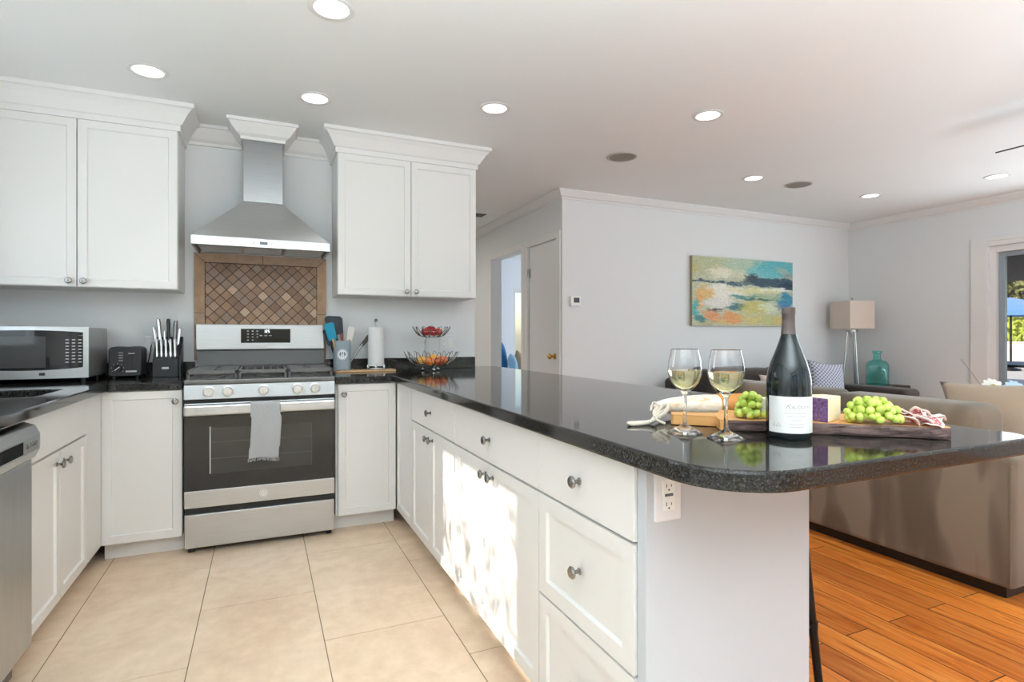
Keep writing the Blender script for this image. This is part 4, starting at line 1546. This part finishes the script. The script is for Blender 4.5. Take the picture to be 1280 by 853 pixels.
rope(bm, [(-.14, .1, .045), (-.16, .118, .052), (-.168, .112, .03)], .0035)
obj('knot', bm, ROPE, rp, True)
def onb(x, y, z=BDT):
    return (BD_O.x + bu.x * x + bv.x * y, BD_O.y + bu.y * x + bv.y * y, CT + z)

# baguette
p0 = Vector((1.037, 1.333, CT)); p1 = Vector((1.353, 1.235, CT))
bd = (p1 - p0).normalized()
bgt = thing('baguette', 'pale floured baguette lying on the counter behind the serving board', 'bread', p0, math.atan2(bd.y, bd.x))
L = (p1 - p0).length
kf = NT('floured_bread')
kf.l(kf.ramp(kf.noise(kf.coord((1, 3, 3)), 16, 4, .6, .6).outputs[0], [(.34, rgb(206, 168, 126)), (.52, rgb(234, 220, 200)), (.8, rgb(242, 234, 222))]), kf.b.inputs['Base Color'])
kf.b.inputs['Roughness'].default_value = .85
FLOUR = kf.m
def bread_rings(u0, u1, n, k=1.0):
    rings = []
    for i in range(n + 1):
        u = u0 + (u1 - u0) * i / n
        e = min(1, u / .42, (1 - u) / .16)
        r = .031 * k * (math.sin(PI / 2 * e) ** .72 + .02) * (1 + .04 * math.sin(u * 15))
        rings.append([(u * L, r * 1.1 * math.cos(a), max(.0006, .033 * k + r * .97 * math.sin(a))) for a in [j * PI / 10 for j in range(20)]])
    return rings
bm = new(); loft(bm, bread_rings(0, .64, 22))
obj('loaf', bm, FLOUR, bgt, True)
bm = new(); loft(bm, bread_rings(.63, 1, 16, 1.06))
o = obj('crust_end', bm, plain('brown_crust', (190, 128, 62), .6, var=.2, scale=40, bump=.3), bgt, True)
o['label'] = 'golden brown crust end'

# grapes: each grape its own part of the bunch
GRP = NT('green_grape')
GRP.l(GRP.ramp(GRP.noise(GRP.coord(), 30, 2).outputs[0], [(.35, rgb(158, 186, 62)), (.65, rgb(204, 218, 112))]), GRP.b.inputs['Base Color'])
GRP.b.inputs['Roughness'].default_value = .22
GRP.b.inputs['Subsurface Weight'].default_value = .35
GRP.b.inputs['Subsurface Radius'].default_value = (.006, .008, .002)
GRP.b.inputs['Subsurface Scale'].default_value = .5
GRAPE = GRP.m
bm = new(); ball(bm, (0, 0, 0), .0096, (1, 1, 1.16), 3)
gme = bpy.data.meshes.new('grape'); bm.to_mesh(gme); bm.free(); gme.shade_smooth(); gme.materials.append(GRAPE)
def bunch(label, base, n, ex, ey, ez, rot, seed):
    random.seed(seed)
    r = thing('grape_bunch', label, 'grapes', base, rot)
    pts = []
    tries = 0
    while len(pts) < n and tries < 9000:
        tries += 1
        a, b = random.uniform(-1, 1), random.uniform(-1, 1)
        if a * a + b * b > 1: continue
        hmax = ez * math.sqrt(max(0, 1 - a * a * .85 - b * b * .85))
        q = Vector((a * ex, b * ey, .0102 + random.uniform(0, 1) ** .6 * max(0, hmax - .012)))
        if all((q - o).length > .0158 for o in pts):
            pts.append(q)
    for q in pts:
        o = bpy.data.objects.new('grape', gme)
        COL.objects.link(o)
        o.parent = r
        o.location = q
        o.rotation_euler = (random.uniform(-.9, .9), random.uniform(-.9, .9), 0)
        s = random.uniform(.88, 1.1)
        o.scale = (s, s, s)
    bm = new(); tube(bm, [(-ex * .6, 0, .02), (0, .004, ez * .55), (ex * .5, 0, ez * .4)], .0018, 6)
    obj('stalk', bm, plain('grape_stalk', (128, 118, 58), .8), r, True)
    return r
bunch('small round bunch of green grapes left of the wine bottle', onb(.082, .056), 44, .031, .034, .066, BROT, 4)
bunch('large long bunch of green grapes between the purple cheese and the salami', onb(.352, .034), 60, .057, .046, .064, BROT - .05, 9)

# cheeses
PUR = NT('purple_rind')
PUR.l(PUR.ramp(PUR.noise(PUR.coord(), 150, 4, .7).outputs[0], [(.35, rgb(86, 58, 104)), (.55, rgb(124, 92, 140)), (.7, rgb(178, 150, 176))]), PUR.b.inputs['Base Color'])
PUR.b.inputs['Roughness'].default_value = .7
CHS = plain('pale_cheese', (238, 224, 190), .5, var=.05, scale=40)
ch = thing('cheese_wedge', 'wedge of pale cheese with a purple rind, right of the bottle', 'cheese', onb(.250, .010), BROT)
bm = new()
prism(bm, [(0, 0), (.05, .082), (.02, .115), (-.062, .085), (-.046, .058), (-.024, .027)], .0005, .059)
for f in bm.faces:
    f.normal_update(); f.material_index = 0
    if abs(f.normal.z) < .5 and f.normal.x < -.3 and f.normal.y < .2: f.material_index = 1
obj('wedge', bm, [CHS, PUR.m], ch, bevel=.002)
ch = thing('cheese_block', 'small upright slice of white cheese just left of the wine bottle', 'cheese', onb(.142, .062), BROT - R(5))
bm = new(); box(bm, -.04, .012, -.02, .02, .0005, .052, .003); obj('slice', bm, plain('white_cheese', (240, 234, 216), .5, var=.03, scale=30), ch)

# salami slices in a loose fold, each a thing of its own
SAL = NT('salami')
vz = SAL.n('TexVoronoi', Scale=210.0); SAL.l(SAL.coord(), vz.inputs['Vector'])
SAL.l(SAL.ramp(vz.outputs[0], [(.28, rgb(236, 206, 198)), (.42, rgb(188, 96, 96)), (.8, rgb(170, 74, 80))]), SAL.b.inputs['Base Color'])
SAL.b.inputs['Roughness'].default_value = .45
SALW = plain('salami_rim', (232, 214, 206), .6, var=.08, scale=60)
random.seed(21)
places = ['at the far left of the pile touching the grapes', 'folded at the back left of the pile', 'standing at the back middle of the pile', 'lying at the front left of the pile', 'in the centre of the pile', 'at the front centre of the pile, pale side up', 'leaning at the back right of the pile', 'curled at the right of the pile', 'at the far right tip of the pile', 'low at the front right of the pile', 'on top of the pile near its middle']
spots = [(.418, .045, .012), (.432, .075, .016), (.450, .068, .020), (.425, .022, .008), (.447, .042, .016), (.448, .018, .008), (.470, .062, .016), (.472, .038, .014), (.486, .045, .010), (.470, .016, .007), (.458, .050, .022)]
for k, ((x, y, z), pl) in enumerate(zip(spots, places)):
    t = thing('salami_slice', 'slice of pink salami ' + pl, 'salami', onb(x, y, BDT + z), BROT + random.uniform(-.8, .8), 'salami slices')
    t.rotation_euler = (R(random.uniform(-32, 32)) if k not in (3, 5, 9) else R(random.uniform(-18, 18)), R(random.uniform(-26, 26)) if k not in (3, 5, 9) else R(10), t.rotation_euler.z)
    bm = new()
    rr = .0235
    rings = []
    c0 = bm.verts.new((0, 0, .004))
    prev = None
    for ring in range(1, 5):
        r = rr * ring / 4
        cur = []
        for j in range(24):
            a = j * PI / 12
            X, Y = r * math.cos(a), r * math.sin(a)
            Z = .005 * math.cos(2 * a + k) * (ring / 4) ** 2 + .0022 * math.sin(5 * a + k * 2) * (ring / 4) ** 2 + 12 * X * X * (1 if k % 3 else -.6)
            cur.append(bm.verts.new((X * .96, Y, Z + .004)))
        for j in range(24):
            if prev is None: f = bm.faces.new((c0, cur[j], cur[(j + 1) % 24]))
            else: f = bm.faces.new((prev[j], cur[j], cur[(j + 1) % 24], prev[(j + 1) % 24]))
            f.material_index = 1 if ring == 4 else 0
        prev = cur
    o = obj('slice', bm, [SAL.m, SALW], t, smooth='all')
    md = o.modifiers.new('thick', 'SOLIDIFY'); md.thickness = .0018; md.offset = 0

# bar stool tucked under the overhang
st = thing('bar_stool', 'black metal bar stool tucked under the peninsula overhang, one leg showing', 'stool', (1.46, 1.42, 0))
bm = new(); lathe(bm, [(0, .62), (.16, .62), (.168, .628), (.165, .645), (.14, .655), (0, .65)], 32); obj('seat', bm, BLACKM, st, True)
for sx, sy in ((1, -1), (1, 1), (-1, -1), (-1, 1)):
    bm = new()
    ft = Vector((.16 * sx, .195 * sy, 0)); tp_ = Vector((.122 * sx, .15 * sy, .63))
    cyl(bm, ft + Vector((0, 0, .01)), tp_, .0125, .014, seg=14)
    cyl(bm, ft, ft + Vector((0, 0, .025)), .017, .016, seg=14)
    m = ft + (tp_ - ft) * .36
    cyl(bm, m - Vector((0, 0, .012)), m + Vector((0, 0, .012)), .0165, seg=14)
    obj('leg', bm, BLACKM, st, True)
bm = new()
k = .36
cs = [Vector(((.16 - (.16 - .122) * k) * sx, (.195 - (.195 - .15) * k) * sy, .63 * k)) for sx, sy in ((1, -1), (1, 1), (-1, 1), (-1, -1))]
for i in range(4):
    cyl(bm, cs[i], cs[(i + 1) % 4], .008, seg=10)
obj('footrest', bm, BLACKM, st, True)

# ------------------------------------------------------------------ living room
def cushion_mesh(bm, wd, hg, th, n=18, pinch=.12, e=2.2):
    """soft pillow standing in the local XZ plane, centred on its middle"""
    for side in (1, -1):
        g = []
        for i in range(n + 1):
            row = []
            for j in range(n + 1):
                u, v = i / n * 2 - 1, j / n * 2 - 1
                t = (1 - abs(u) ** e) * (1 - abs(v) ** e)
                px_ = u * (1 - pinch * (1 - abs(v) ** 2) * abs(u) ** 3)
                pz = v * (1 - pinch * (1 - abs(u) ** 2) * abs(v) ** 3)
                row.append(bm.verts.new((px_ * wd / 2, side * th / 2 * max(0, t) ** .55, pz * hg / 2)))
            g.append(row)
        for i in range(n):
            for j in range(n):
                bm.faces.new((g[i][j], g[i + 1][j], g[i + 1][j + 1], g[i][j + 1]))
    bmesh.ops.remove_doubles(bm, verts=bm.verts[:], dist=1e-5)
    bmesh.ops.recalc_face_normals(bm, faces=bm.faces[:])
def soft_box(name, a, mat, parent, bev=.04):
    bm = new()
    x0, x1, y0, y1, z0, z1 = a
    vs = box(bm, x0, x1, y0, y1, z0, z1)
    bmesh.ops.bevel(bm, geom=bm.edges[:], offset=bev, segments=4, affect='EDGES', profile=.5)
    return obj(name, bm, mat, parent, smooth='all')
# near sofa: its back is towards the peninsula. local: +X = seat side, Y along it
so = thing('sofa', 'brown suede sofa seen from behind, beside the peninsula on the wood floor', 'sofa', (2.93, 1.305, 0))
LEN = 1.83
bm = new(); box(bm, .05, .95, .05, LEN - .05, .0, .06); obj('plinth', bm, BLACK, so)
soft_box('back', (.0, .24, 0, LEN, .055, .63), SUEDE, so, .03)
soft_box('seat_base', (.2, .98, .02, LEN - .02, .06, .40), SUEDE, so, .03)
soft_box('arm', (.20, .98, 0, .2, .055, .62), SUEDE, so, .035)
soft_box('arm', (.20, .98, LEN - .2, LEN, .055, .62), SUEDE, so, .035)
for k in range(2):
    a = .205 + k * (LEN - .41) / 2
    soft_box('seat_cushion', (.26, 1.0, a, a + (LEN - .41) / 2 - .006, .39, .52), SUEDE, so, .045)
soft_box('back_cushion', (.05, .33, .17, LEN * .5, .58, .828), SUEDE, so, .06)
soft_box('back_cushion', (.05, .33, LEN * .5 + .004, LEN - .03, .58, .836), SUEDE, so, .06)
bm = new()
for y in (.0, LEN):
    pass
tube(bm, [(-.002, .012, .08), (-.002, .012, .59)], .004, 6); tube(bm, [(-.002, LEN - .012, .08), (-.002, LEN - .012, .59)], .004, 6)
obj('piping', bm, SUEDE, so)
# beige pillow on its near end
bm = new(); cushion_mesh(bm, .62, .42, .17)
bp = obj('throw_pillow', bm, fabric('beige_linen', (178, 158, 138), .06, 160), smooth='all', loc=(3.44, 1.53, .718))
bp.rotation_euler = (R(-10), R(-4), R(-78))
tag(bp, 'large beige throw pillow on the near end of the brown sofa', 'pillow')

# far sofa along the painting wall, facing the camera
DARKS = fabric('dark_brown_velvet', (64, 56, 52), .12, 80, .1)
s2 = thing('sofa', 'dark brown sofa against the far wall under the painting', 'sofa', (3.30, 4.30, 0))
SL = 2.56
bm = new(); box(bm, .05, SL - .05, -.88, -.05, 0, .06); obj('plinth', bm, BLACK, s2)
soft_box('seat_base', (.05, SL - .05, -.93, -.02, .055, .40), DARKS, s2, .03)
soft_box('back', (.20, SL - .25, -.22, 0, .3, .76), DARKS, s2, .05)
soft_box('arm', (0, .26, -.96, -.02, .055, .66), DARKS, s2, .05)
soft_box('arm', (SL - .26, SL, -.96, -.02, .055, .64), DARKS, s2, .05)
for k in range(2):
    a = .265 + k * (SL - .53) / 2
    soft_box('seat_cushion', (a, a + (SL - .53) / 2 - .006, -.95, -.2, .39, .52), DARKS, s2, .045)
for k in range(2):
    a = .42 + k * .88
    soft_box('back_cushion', (a, a + .87, -.36, -.13, .5, .84), DARKS, s2, .07)
bm = new(); cushion_mesh(bm, .42, .38, .15)
p = obj('throw_pillow', bm, PATF, smooth='all', loc=(5.12, 3.80, .712)); p.rotation_euler = (R(-12), R(6), R(-12))
tag(p, 'blue grey diamond patterned pillow at the right end of the dark sofa', 'pillow')
bm = new(); cushion_mesh(bm, .40, .27, .13)
p = obj('throw_pillow', bm, fabric('blush_linen', (206, 184, 172), .05, 160), smooth='all', loc=(4.45, 3.80, .66)); p.rotation_euler = (R(-14), 0, R(-5))
tag(p, 'pale blush throw pillow in the middle of the dark far sofa', 'pillow')

# end table, jug, floor lamp
et = thing('end_table', 'small dark end table in the corner holding the teal jug', 'table', (6.06, 3.86, 0))
bm = new(); box(bm, -.17, .18, -.19, .17, .60, .63, .004); obj('tabletop', bm, wood('dark_walnut', (58, 40, 30), (84, 60, 44)), et)
for sx in (-1, 1):
    for sy in (-1, 1):
        bm = new(); box(bm, sx * .15 - .015, sx * .15 + .015, sy * .155 - .015, sy * .155 + .015, 0, .6); obj('leg', bm, MATS['black_metal'], et)
jg = thing('glass_jug', 'large teal green glass jug standing near the corner lamp', 'jug', (6.02, 3.88, .6305))
bm = new()
def jring(wx, z, rr):
    pts = rounded([(-wx, -wx, rr), (wx, -wx, rr), (wx, wx, rr), (-wx, wx, rr)], 6)
    return [(x, y, z) for x, y in pts]
prof = [(.092, 0, .03), (.1, .008, .035), (.102, .03, .038), (.102, .205, .038), (.099, .225, .042), (.088, .244, .05), (.066, .258, .05), (.044, .266, .04), (.037, .275, .034), (.035, .335, .033), (.045, .34, .042), (.045, .362, .042), (.034, .365, .032)]
loft(bm, [jring(*q) for q in prof], cap=False)
bmesh.ops.contextual_create(bm, geom=[e for e in bm.edges if e.is_boundary and all(v.co.z < .001 for v in e.verts)])
o = obj('body', bm, TEAL, jg, smooth=True, rot=(0, 0, R(38)))
md = o.modifiers.new('wall', 'SOLIDIFY'); md.thickness = .003; md.offset = -1
lp = thing('floor_lamp', 'tripod floor lamp with a square pale linen shade in the far corner', 'lamp', (5.955, 4.115, 0), R(-15))
bm = new()
a, h0, h1 = .150, 1.235, 1.535
for s1, s2_, x0, x1, y0, y1 in ((0, 0, -a, a, -a, -a + .004), (0, 0, -a, a, a - .004, a), (0, 0, -a, -a + .004, -a + .004, a - .004), (0, 0, a - .004, a, -a + .004, a - .004)):
    box(bm, x0, x1, y0, y1, h0, h1)
k = NT('linen_shade')
k.b.inputs['Base Color'].default_value = rgb(236, 222, 210)
k.b.inputs['Roughness'].default_value = .95
tl = k.n('BsdfTranslucent'); tl.inputs[0].default_value = rgb(232, 214, 198)
mx = k.n('MixShader'); mx.inputs[0].default_value = .3
k.l(k.b, mx.inputs[1]); k.l(tl, mx.inputs[2]); k.l(mx, k.t.nodes['Material Output'].inputs['Surface'])
obj('lamp_shade', bm, k.m, lp)
bm = new(); cyl(bm, (0, 0, 1.14), (0, 0, 1.56), .008); ball(bm, (0, 0, 1.565), .012); cyl(bm, (0, 0, 1.535), (0, 0, 1.54), .03)
cyl(bm, (-a, 0, 1.50), (a, 0, 1.50), .003, seg=8); cyl(bm, (0, -a, 1.50), (0, a, 1.50), .003, seg=8)
obj('stem', bm, NICKEL, lp, True)
for k_ in range(3):
    an = k_ * 2 * PI / 3 + R(150)
    bm = new(); tube(bm, [(.045 * math.cos(an), .045 * math.sin(an), 1.22), (.07 * math.cos(an), .07 * math.sin(an), .85), (.115 * math.cos(an), .115 * math.sin(an), .4), (.15 * math.cos(an), .15 * math.sin(an), .0)], .0115, 10)
    obj('leg', bm, plain('pale_steel', (186, 184, 180), .3, .8), lp, True)
bm = new(); lathe(bm, [(0, 1.20), (.055, 1.20), (.055, 1.222), (0, 1.222)], 24); obj('hub', bm, NICKEL, lp, True)

# coffee table with a vase of white flowers
cf = thing('coffee_table', 'low dark wooden coffee table between the two sofas', 'table', (4.45, 2.05, 0))
bm = new(); box(bm, -.32, .32, -.5, .5, .40, .44, .006); obj('tabletop', bm, MATS.get('dark_walnut') or wood('dark_walnut_top', (58, 40, 30), (84, 60, 44)), cf)
for sx in (-1, 1):
    for sy in (-1, 1):
        bm = new(); box(bm, sx * .28 - .025, sx * .28 + .025, sy * .45 - .025, sy * .45 + .025, 0, .4); obj('leg', bm, BLACKM, cf)
vs_ = thing('vase', 'pale ceramic vase of white flowers on the coffee table', 'vase', (4.36, 2.02, .4405))
bm = new(); lathe(bm, [(0, 0), (.045, 0), (.065, .03), (.07, .09), (.05, .15), (.04, .17), (.044, .18), (.038, .18), (.036, .165), (0, .16)], 28); obj('body', bm, plain('white_ceramic', (230, 230, 228), .25), vs_, True)
FW = plain('white_petal', (244, 242, 234), .7, var=.03)
FB = plain('pale_blue_petal', (196, 224, 238), .7, var=.05)
FY = plain('yellow_flower_centre', (206, 180, 70), .8, var=.2, scale=90)
FG = plain('flower_stem', (92, 116, 70), .7)
def flower(label, px, py, d, rad, mat, cm=FY):
    l = (px - 640) / 698.8
    s, c = math.sin(R(24.054)), math.cos(R(24.054))
    head = Vector(((s + l * c) * d, (c - l * s) * d, CAMH - (py - 420.6) / 698.8 * d))
    r = thing('white_flower', label, 'flower', head, 0, 'flowers in the vase')
    face = (Vector((-.55, -.7, .55))).normalized()
    q = face.to_track_quat('Z', 'Y').to_matrix()
    bm = new()
    for k in range(11):
        an = 2 * PI * k / 11
        rows = []
        for t, wd in ((.18, .10), (.45, .2), (.8, .22), (1, .08)):
            zc = .10 * rad * math.sin(t * 2.6) + (.04 if k % 2 else -.02) * rad
            ctr = Vector((math.cos(an), math.sin(an), 0)) * rad * t
            tan = Vector((-math.sin(an), math.cos(an), 0)) * rad * wd
            rows.append([bm.verts.new(q @ (ctr - tan + Vector((0, 0, zc)))), bm.verts.new(q @ (ctr + tan + Vector((0, 0, zc))))])
        for a_, b_ in zip(rows, rows[1:]):
            bm.faces.new((a_[0], a_[1], b_[1], b_[0]))
    obj('petals', bm, mat, r)
    bm = new(); ball(bm, q @ Vector((0, 0, .006)), rad * .26, sub=2); obj('center', bm, cm, r, True)
    base = Vector((4.36, 2.02, .46)) - head
    bm = new(); tube(bm, [(0, 0, -.004), base * .4 + Vector((0, 0, .05)), base + Vector((0, 0, .13)), base], .003, 6); obj('stem', bm, FG, r)
flower('white daisy with yellow centre, largest of the flowers above the beige pillow', 1241, 484, 3.66, .062, FW)
flower('white flower partly behind the beige pillow, below the large daisy', 1253, 490, 3.6, .05, FW)
flower('pale blue white flower at the right of the bouquet beside the window', 1268, 486, 3.64, .058, FB)
flower('small white bud with a green centre at the left of the bouquet', 1215, 487, 3.75, .035, FW, FG)
flower('white flower low at the right edge of the bouquet', 1277, 495, 3.58, .045, FW)
bm = new(); tube(bm, [(0, 0, 0), (-.06, .05, .22), (-.16, .12, .40)], .0022, 5)
tag(obj('dry_twig', bm, plain('twig_grey', (160, 156, 150), .8), loc=(4.35, 2.03, .60)), 'thin dry twig rising left out of the flower vase', 'twig')

# painting: abstract lake landscape painted in broad patches
PW, PH = 5.299 - 3.894, .70
pa = thing('painting', 'wide abstract landscape canvas in teal, cream and orange on the far wall', 'painting', (3.894, YFAR - .001, 1.255))
NX_, NY_ = 230, 128
def sm(a, b, x):
    t = max(0, min(1, (x - a) / (b - a)))
    return t * t * (3 - 2 * t)
patches = [  # x, y (0..1 from top left), rx, ry, colour, strength
    (.15, .12, .30, .16, (178, 184, 140), .9), (.50, .10, .24, .14, (170, 196, 172), .9), (.85, .10, .30, .18, (70, 172, 188), 1), (.68, .2, .2, .1, (96, 184, 190), .9),
    (.26, .22, .15, .10, (226, 220, 196), 1), (.42, .22, .10, .08, (206, 206, 170), .8), (.9, .14, .10, .06, (186, 178, 150), .7), (.94, .22, .07, .06, (150, 120, 120), .5),
    (.08, .26, .16, .06, (182, 186, 150), .8), (.04, .17, .05, .1, (200, 178, 110), .7),
    (.80, .33, .34, .075, (32, 66, 88), 1.2), (.57, .28, .08, .08, (50, 66, 74), 1.1), (.95, .38, .14, .05, (26, 52, 78), 1.1), (.2, .36, .34, .022, (40, 72, 92), 1.2), (.5, .38, .3, .02, (60, 96, 110), .9),
    (.30, .50, .26, .12, (232, 226, 214), 1.1), (.10, .52, .10, .10, (222, 172, 92), 1.0), (.07, .64, .06, .12, (226, 160, 90), .9), (.62, .47, .34, .045, (216, 212, 150), 1), (.84, .44, .2, .02, (226, 232, 222), 1.1),
    (.24, .66, .16, .1, (222, 216, 208), 1.0), (.93, .58, .10, .12, (36, 128, 172), 1.1), (.90, .70, .08, .06, (58, 110, 170), .9), (.70, .57, .24, .04, (150, 176, 130), .9), (.48, .56, .12, .03, (70, 136, 128), 1.0), (.62, .585, .2, .018, (48, 84, 80), .9),
    (.03, .75, .05, .14, (60, 168, 172), 1.1), (.05, .90, .06, .06, (44, 110, 118), .9), (.42, .72, .12, .05, (56, 104, 110), 1.0), (.22, .77, .10, .025, (84, 74, 74), 1.0), (.60, .72, .18, .12, (200, 186, 92), .9), (.75, .72, .09, .09, (206, 222, 190), .9),
    (.18, .86, .10, .09, (226, 142, 84), 1.0), (.38, .88, .12, .10, (230, 148, 78), 1.0), (.27, .94, .08, .05, (214, 170, 96), .8), (.55, .90, .14, .09, (206, 186, 106), .9), (.75, .9, .14, .1, (188, 186, 116), .9), (.9, .92, .10, .08, (212, 178, 92), .9), (.95, .82, .07, .05, (70, 74, 84), .8), (.12, .96, .1, .04, (170, 160, 110), .8)]
def paint(u, v):
    N = lambda a, b, c: noise.noise(Vector((u * a, v * b, c)))
    du = .05 * N(7, 7, 0) + .03 * N(18, 26, 5) + .018 * N(46, 70, 8)
    dv = .04 * N(7, 11, 9) + .024 * N(20, 40, 2) + .014 * N(50, 90, 6)
    x, y = u + du, v + dv
    c = [186, 188, 158]
    for q, (px_, py_, rx, ry, col, st_) in enumerate(patches):
        d = ((x - px_) / rx) ** 2 + ((y - py_) / ry) ** 2
        d += .35 * N(24, 30, q * 1.7) + .25 * N(70, 50, q * 2.3)
        wgt = min(1, st_ * (1 - sm(.2, 1.2, d))) * .88
        if wgt > 0:
            for i in range(3): c[i] += (col[i] - c[i]) * wgt
    n = 16 * N(60, 70, 1) + 14 * N(16, 100, 4) + 12 * N(110, 40, 7)
    g = sum(c) / 3
    return [lin(max(4, min(245, (q * .9 + g * .1) + n - 4))) for q in c] + [1]
bm = new()
box(bm, 0, PW, -.036, 0, 0, PH, .002)
obj('stretcher', bm, plain('canvas_edge', (150, 140, 110), .8, var=.2, scale=12), pa)
me = bpy.data.meshes.new('canvas')
vv, ff = [], []
for j in range(NY_ + 1):
    for i in range(NX_ + 1):
        vv.append((PW * i / NX_, -.0375, PH * (1 - j / NY_)))
for j in range(NY_):
    for i in range(NX_):
        a_ = j * (NX_ + 1) + i
        ff.append((a_, a_ + NX_ + 1, a_ + NX_ + 2, a_ + 1))
me.from_pydata(vv, [], ff)
at = me.color_attributes.new('paint', 'FLOAT_COLOR', 'POINT')
for j in range(NY_ + 1):
    for i in range(NX_ + 1):
        at.data[j * (NX_ + 1) + i].color = paint(i / NX_, j / NY_)
k = NT('oil_paint')
ca = k.n('VertexColor'); ca.layer_name = 'paint'
k.l(ca.outputs[0], k.b.inputs['Base Color'])
k.b.inputs['Roughness'].default_value = .55
me.materials.append(k.m)
o = bpy.data.objects.new('canvas', me); COL.objects.link(o); o.parent = pa

# thermostat
th = thing('thermostat', 'small white thermostat with a dark screen on the far wall corner', 'thermostat', (2.572, YFAR - .001, 1.465))
bm = new(); box(bm, -.052, .052, -.02, 0, -.046, .046, .005); obj('body', bm, WHITEP, th)
bm = new(); box(bm, -.022, .036, -.022, -.0195, -.012, .032, .001); obj('screen', bm, plain('thermostat_screen', (70, 72, 74), .2), th)

# ------------------------------------------------------------------ ceiling fittings
def downlight(label, x, y):
    r = thing('recessed_light', label, 'ceiling light', (x, y, CEILZ - .0005), 0, 'recessed ceiling lights')
    bm = new()
    lathe(bm, [(.068, 0), (.088, 0), (.090, -.003), (.084, -.006), (.068, -.004)], 40, closed=True)
    obj('trim_ring', bm, TRIM, r, True)
    bm = new()
    lathe(bm, [(0, -.0022), (.05, -.0022), (.052, -.0012), (.068, -.0012), (.068, -.0005), (0, -.0005)], 40)
    obj('lens', bm, LENS, r, True)
    d = bpy.data.lights.new('downlight_lamp', 'SPOT')
    d.spot_size = R(78); d.spot_blend = .9; d.shadow_soft_size = .06; d.energy = DOWNLIGHT_W; d.color = (1, .99, .97)
    o = bpy.data.objects.new('downlight_lamp', d); COL.objects.link(o)
    o.location = (x, y, CEILZ - .008)
    return r
for lab, x, y in (
    ('recessed ceiling light nearest the camera, largest, at the top of the picture', .251, 2.323),
    ('recessed ceiling light in front of the left wall cabinet', -.514, 3.238),
    ('recessed ceiling light in front of the range hood and right wall cabinet', .262, 3.237),
    ('recessed ceiling light just right of the right wall cabinet crown', 1.213, 2.96),
    ('recessed ceiling light over the far edge of the peninsula, nearest the ceiling speaker', 2.403, 2.544),
    ('recessed ceiling light between the two round ceiling speakers', 3.698, 3.397),
    ('recessed ceiling light nearest the far corner of the living room', 5.152, 3.382),
    ('recessed ceiling light furthest right, near the ceiling fan blade', 5.473, 2.554)):
    downlight(lab, x, y)
def speaker(label, x, y):
    r = thing('ceiling_speaker', label, 'speaker', (x, y, CEILZ - .0005), 0, 'round ceiling speakers')
    bm = new(); lathe(bm, [(.094, 0), (.108, 0), (.108, -.005), (.1, -.008), (.094, -.006)], 40, closed=True); obj('rim', bm, plain('speaker_grey', (176, 172, 166), .6), r, True)
    bm = new(); lathe(bm, [(0, -.007), (.04, -.007), (.094, -.005), (.094, 0), (0, 0)], 40); obj('grille', bm, plain('speaker_mesh', (140, 135, 128), .8, var=.25, scale=300), r, True)
speaker('round grey ceiling speaker on the left, nearer the kitchen', 2.386, 3.384)
speaker('round grey ceiling speaker on the right, over the living room', 4.206, 3.384)
# hall ceiling vent
vt = thing('ceiling_vent', 'small grey ceiling vent in the hall beside the right wall cabinet', 'vent', (2.02, 5.62, CEILZ - .0005))
bm = new(); box(bm, -.18, .18, -.1, .1, -.006, 0, .001); obj('frame', bm, WHITEP, vt)
bm = new()
for k_ in range(7): box(bm, -.16, .16, -.085 + k_ * .025, -.07 + k_ * .025, -.008, -.006)
obj('slat', bm, plain('vent_dark', (90, 88, 86), .6), vt)
# ceiling fan, only one blade tip reaches the picture
fn = thing('ceiling_fan', 'dark ceiling fan, one blade tip showing at the right edge', 'ceiling fan', (4.01, 1.16, CEILZ - .001))
bm = new(); lathe(bm, [(0, 0), (.07, 0), (.065, -.03), (.02, -.05), (.014, -.06), (.014, -.11), (.08, -.12), (.11, -.15), (.11, -.21), (.08, -.24), (0, -.25)], 28); obj('motor', bm, BLACKM, fn, True)
for k_ in range(4):
    an = PI / 2 + k_ * PI / 2
    bm = new()
    pts = rounded([(.1, -.04, .01), (.70, -.065, .03), (.70, .065, .03), (.1, .04, .01)], 4)
    prism(bm, pts, -.004, .004)
    for v in bm.verts:
        x, y, z = v.co
        z -= y * .27
        v.co = (x * math.cos(an) - y * math.sin(an), x * math.sin(an) + y * math.cos(an), z - .205)
    obj('blade', bm, plain('dark_blade', (58, 52, 48), .5), fn)

# ------------------------------------------------------------------ bedroom seen through the open doorway
bd_ = thing('bed', 'white bed seen through the open doorway behind the hall', 'bed', (2.72, 7.25, 0))
bm = new(); box(bm, .0, 1.5, -.7, .9, .08, .32, .02); obj('base', bm, plain('bed_grey', (170, 172, 178), .8), bd_)
soft_box('mattress', (.0, 1.5, -.7, .9, .32, .58), plain('white_bedding', (226, 232, 240), .9, var=.02), bd_, .05)
for sx in (.06, 1.44):
    for sy in (-.64, .84):
        bm = new(); cyl(bm, (sx, sy, 0), (sx, sy, .1), .025, seg=10); obj('leg', bm, BLACKM, bd_)
def bedpillow(label, x, y, z, wd, hg, mat, ry, rz=20):
    bm = new(); cushion_mesh(bm, wd, hg, .13)
    o = obj('bed_pillow', bm, mat, smooth='all', loc=(x, y, z))
    o.rotation_euler = (R(-10), R(ry), R(rz))
    tag(o, label, 'pillow')
bedpillow('deep blue pillow standing on the bed beyond the open doorway', 3.01, 7.08, .862, .34, .5, fabric('deep_blue', (30, 112, 176), .05, 100), 8, 60)
bedpillow('pale blue pillow in front of the deep blue one on the bed', 3.075, 6.86, .76, .26, .32, fabric('pale_blue', (150, 196, 230), .05, 100), 6, 60)
bedpillow('tan pillow beside the blue pillows on the bed beyond the doorway', 3.255, 7.03, .78, .26, .36, fabric('tan_linen', (188, 164, 134), .05, 100), 6, 60)
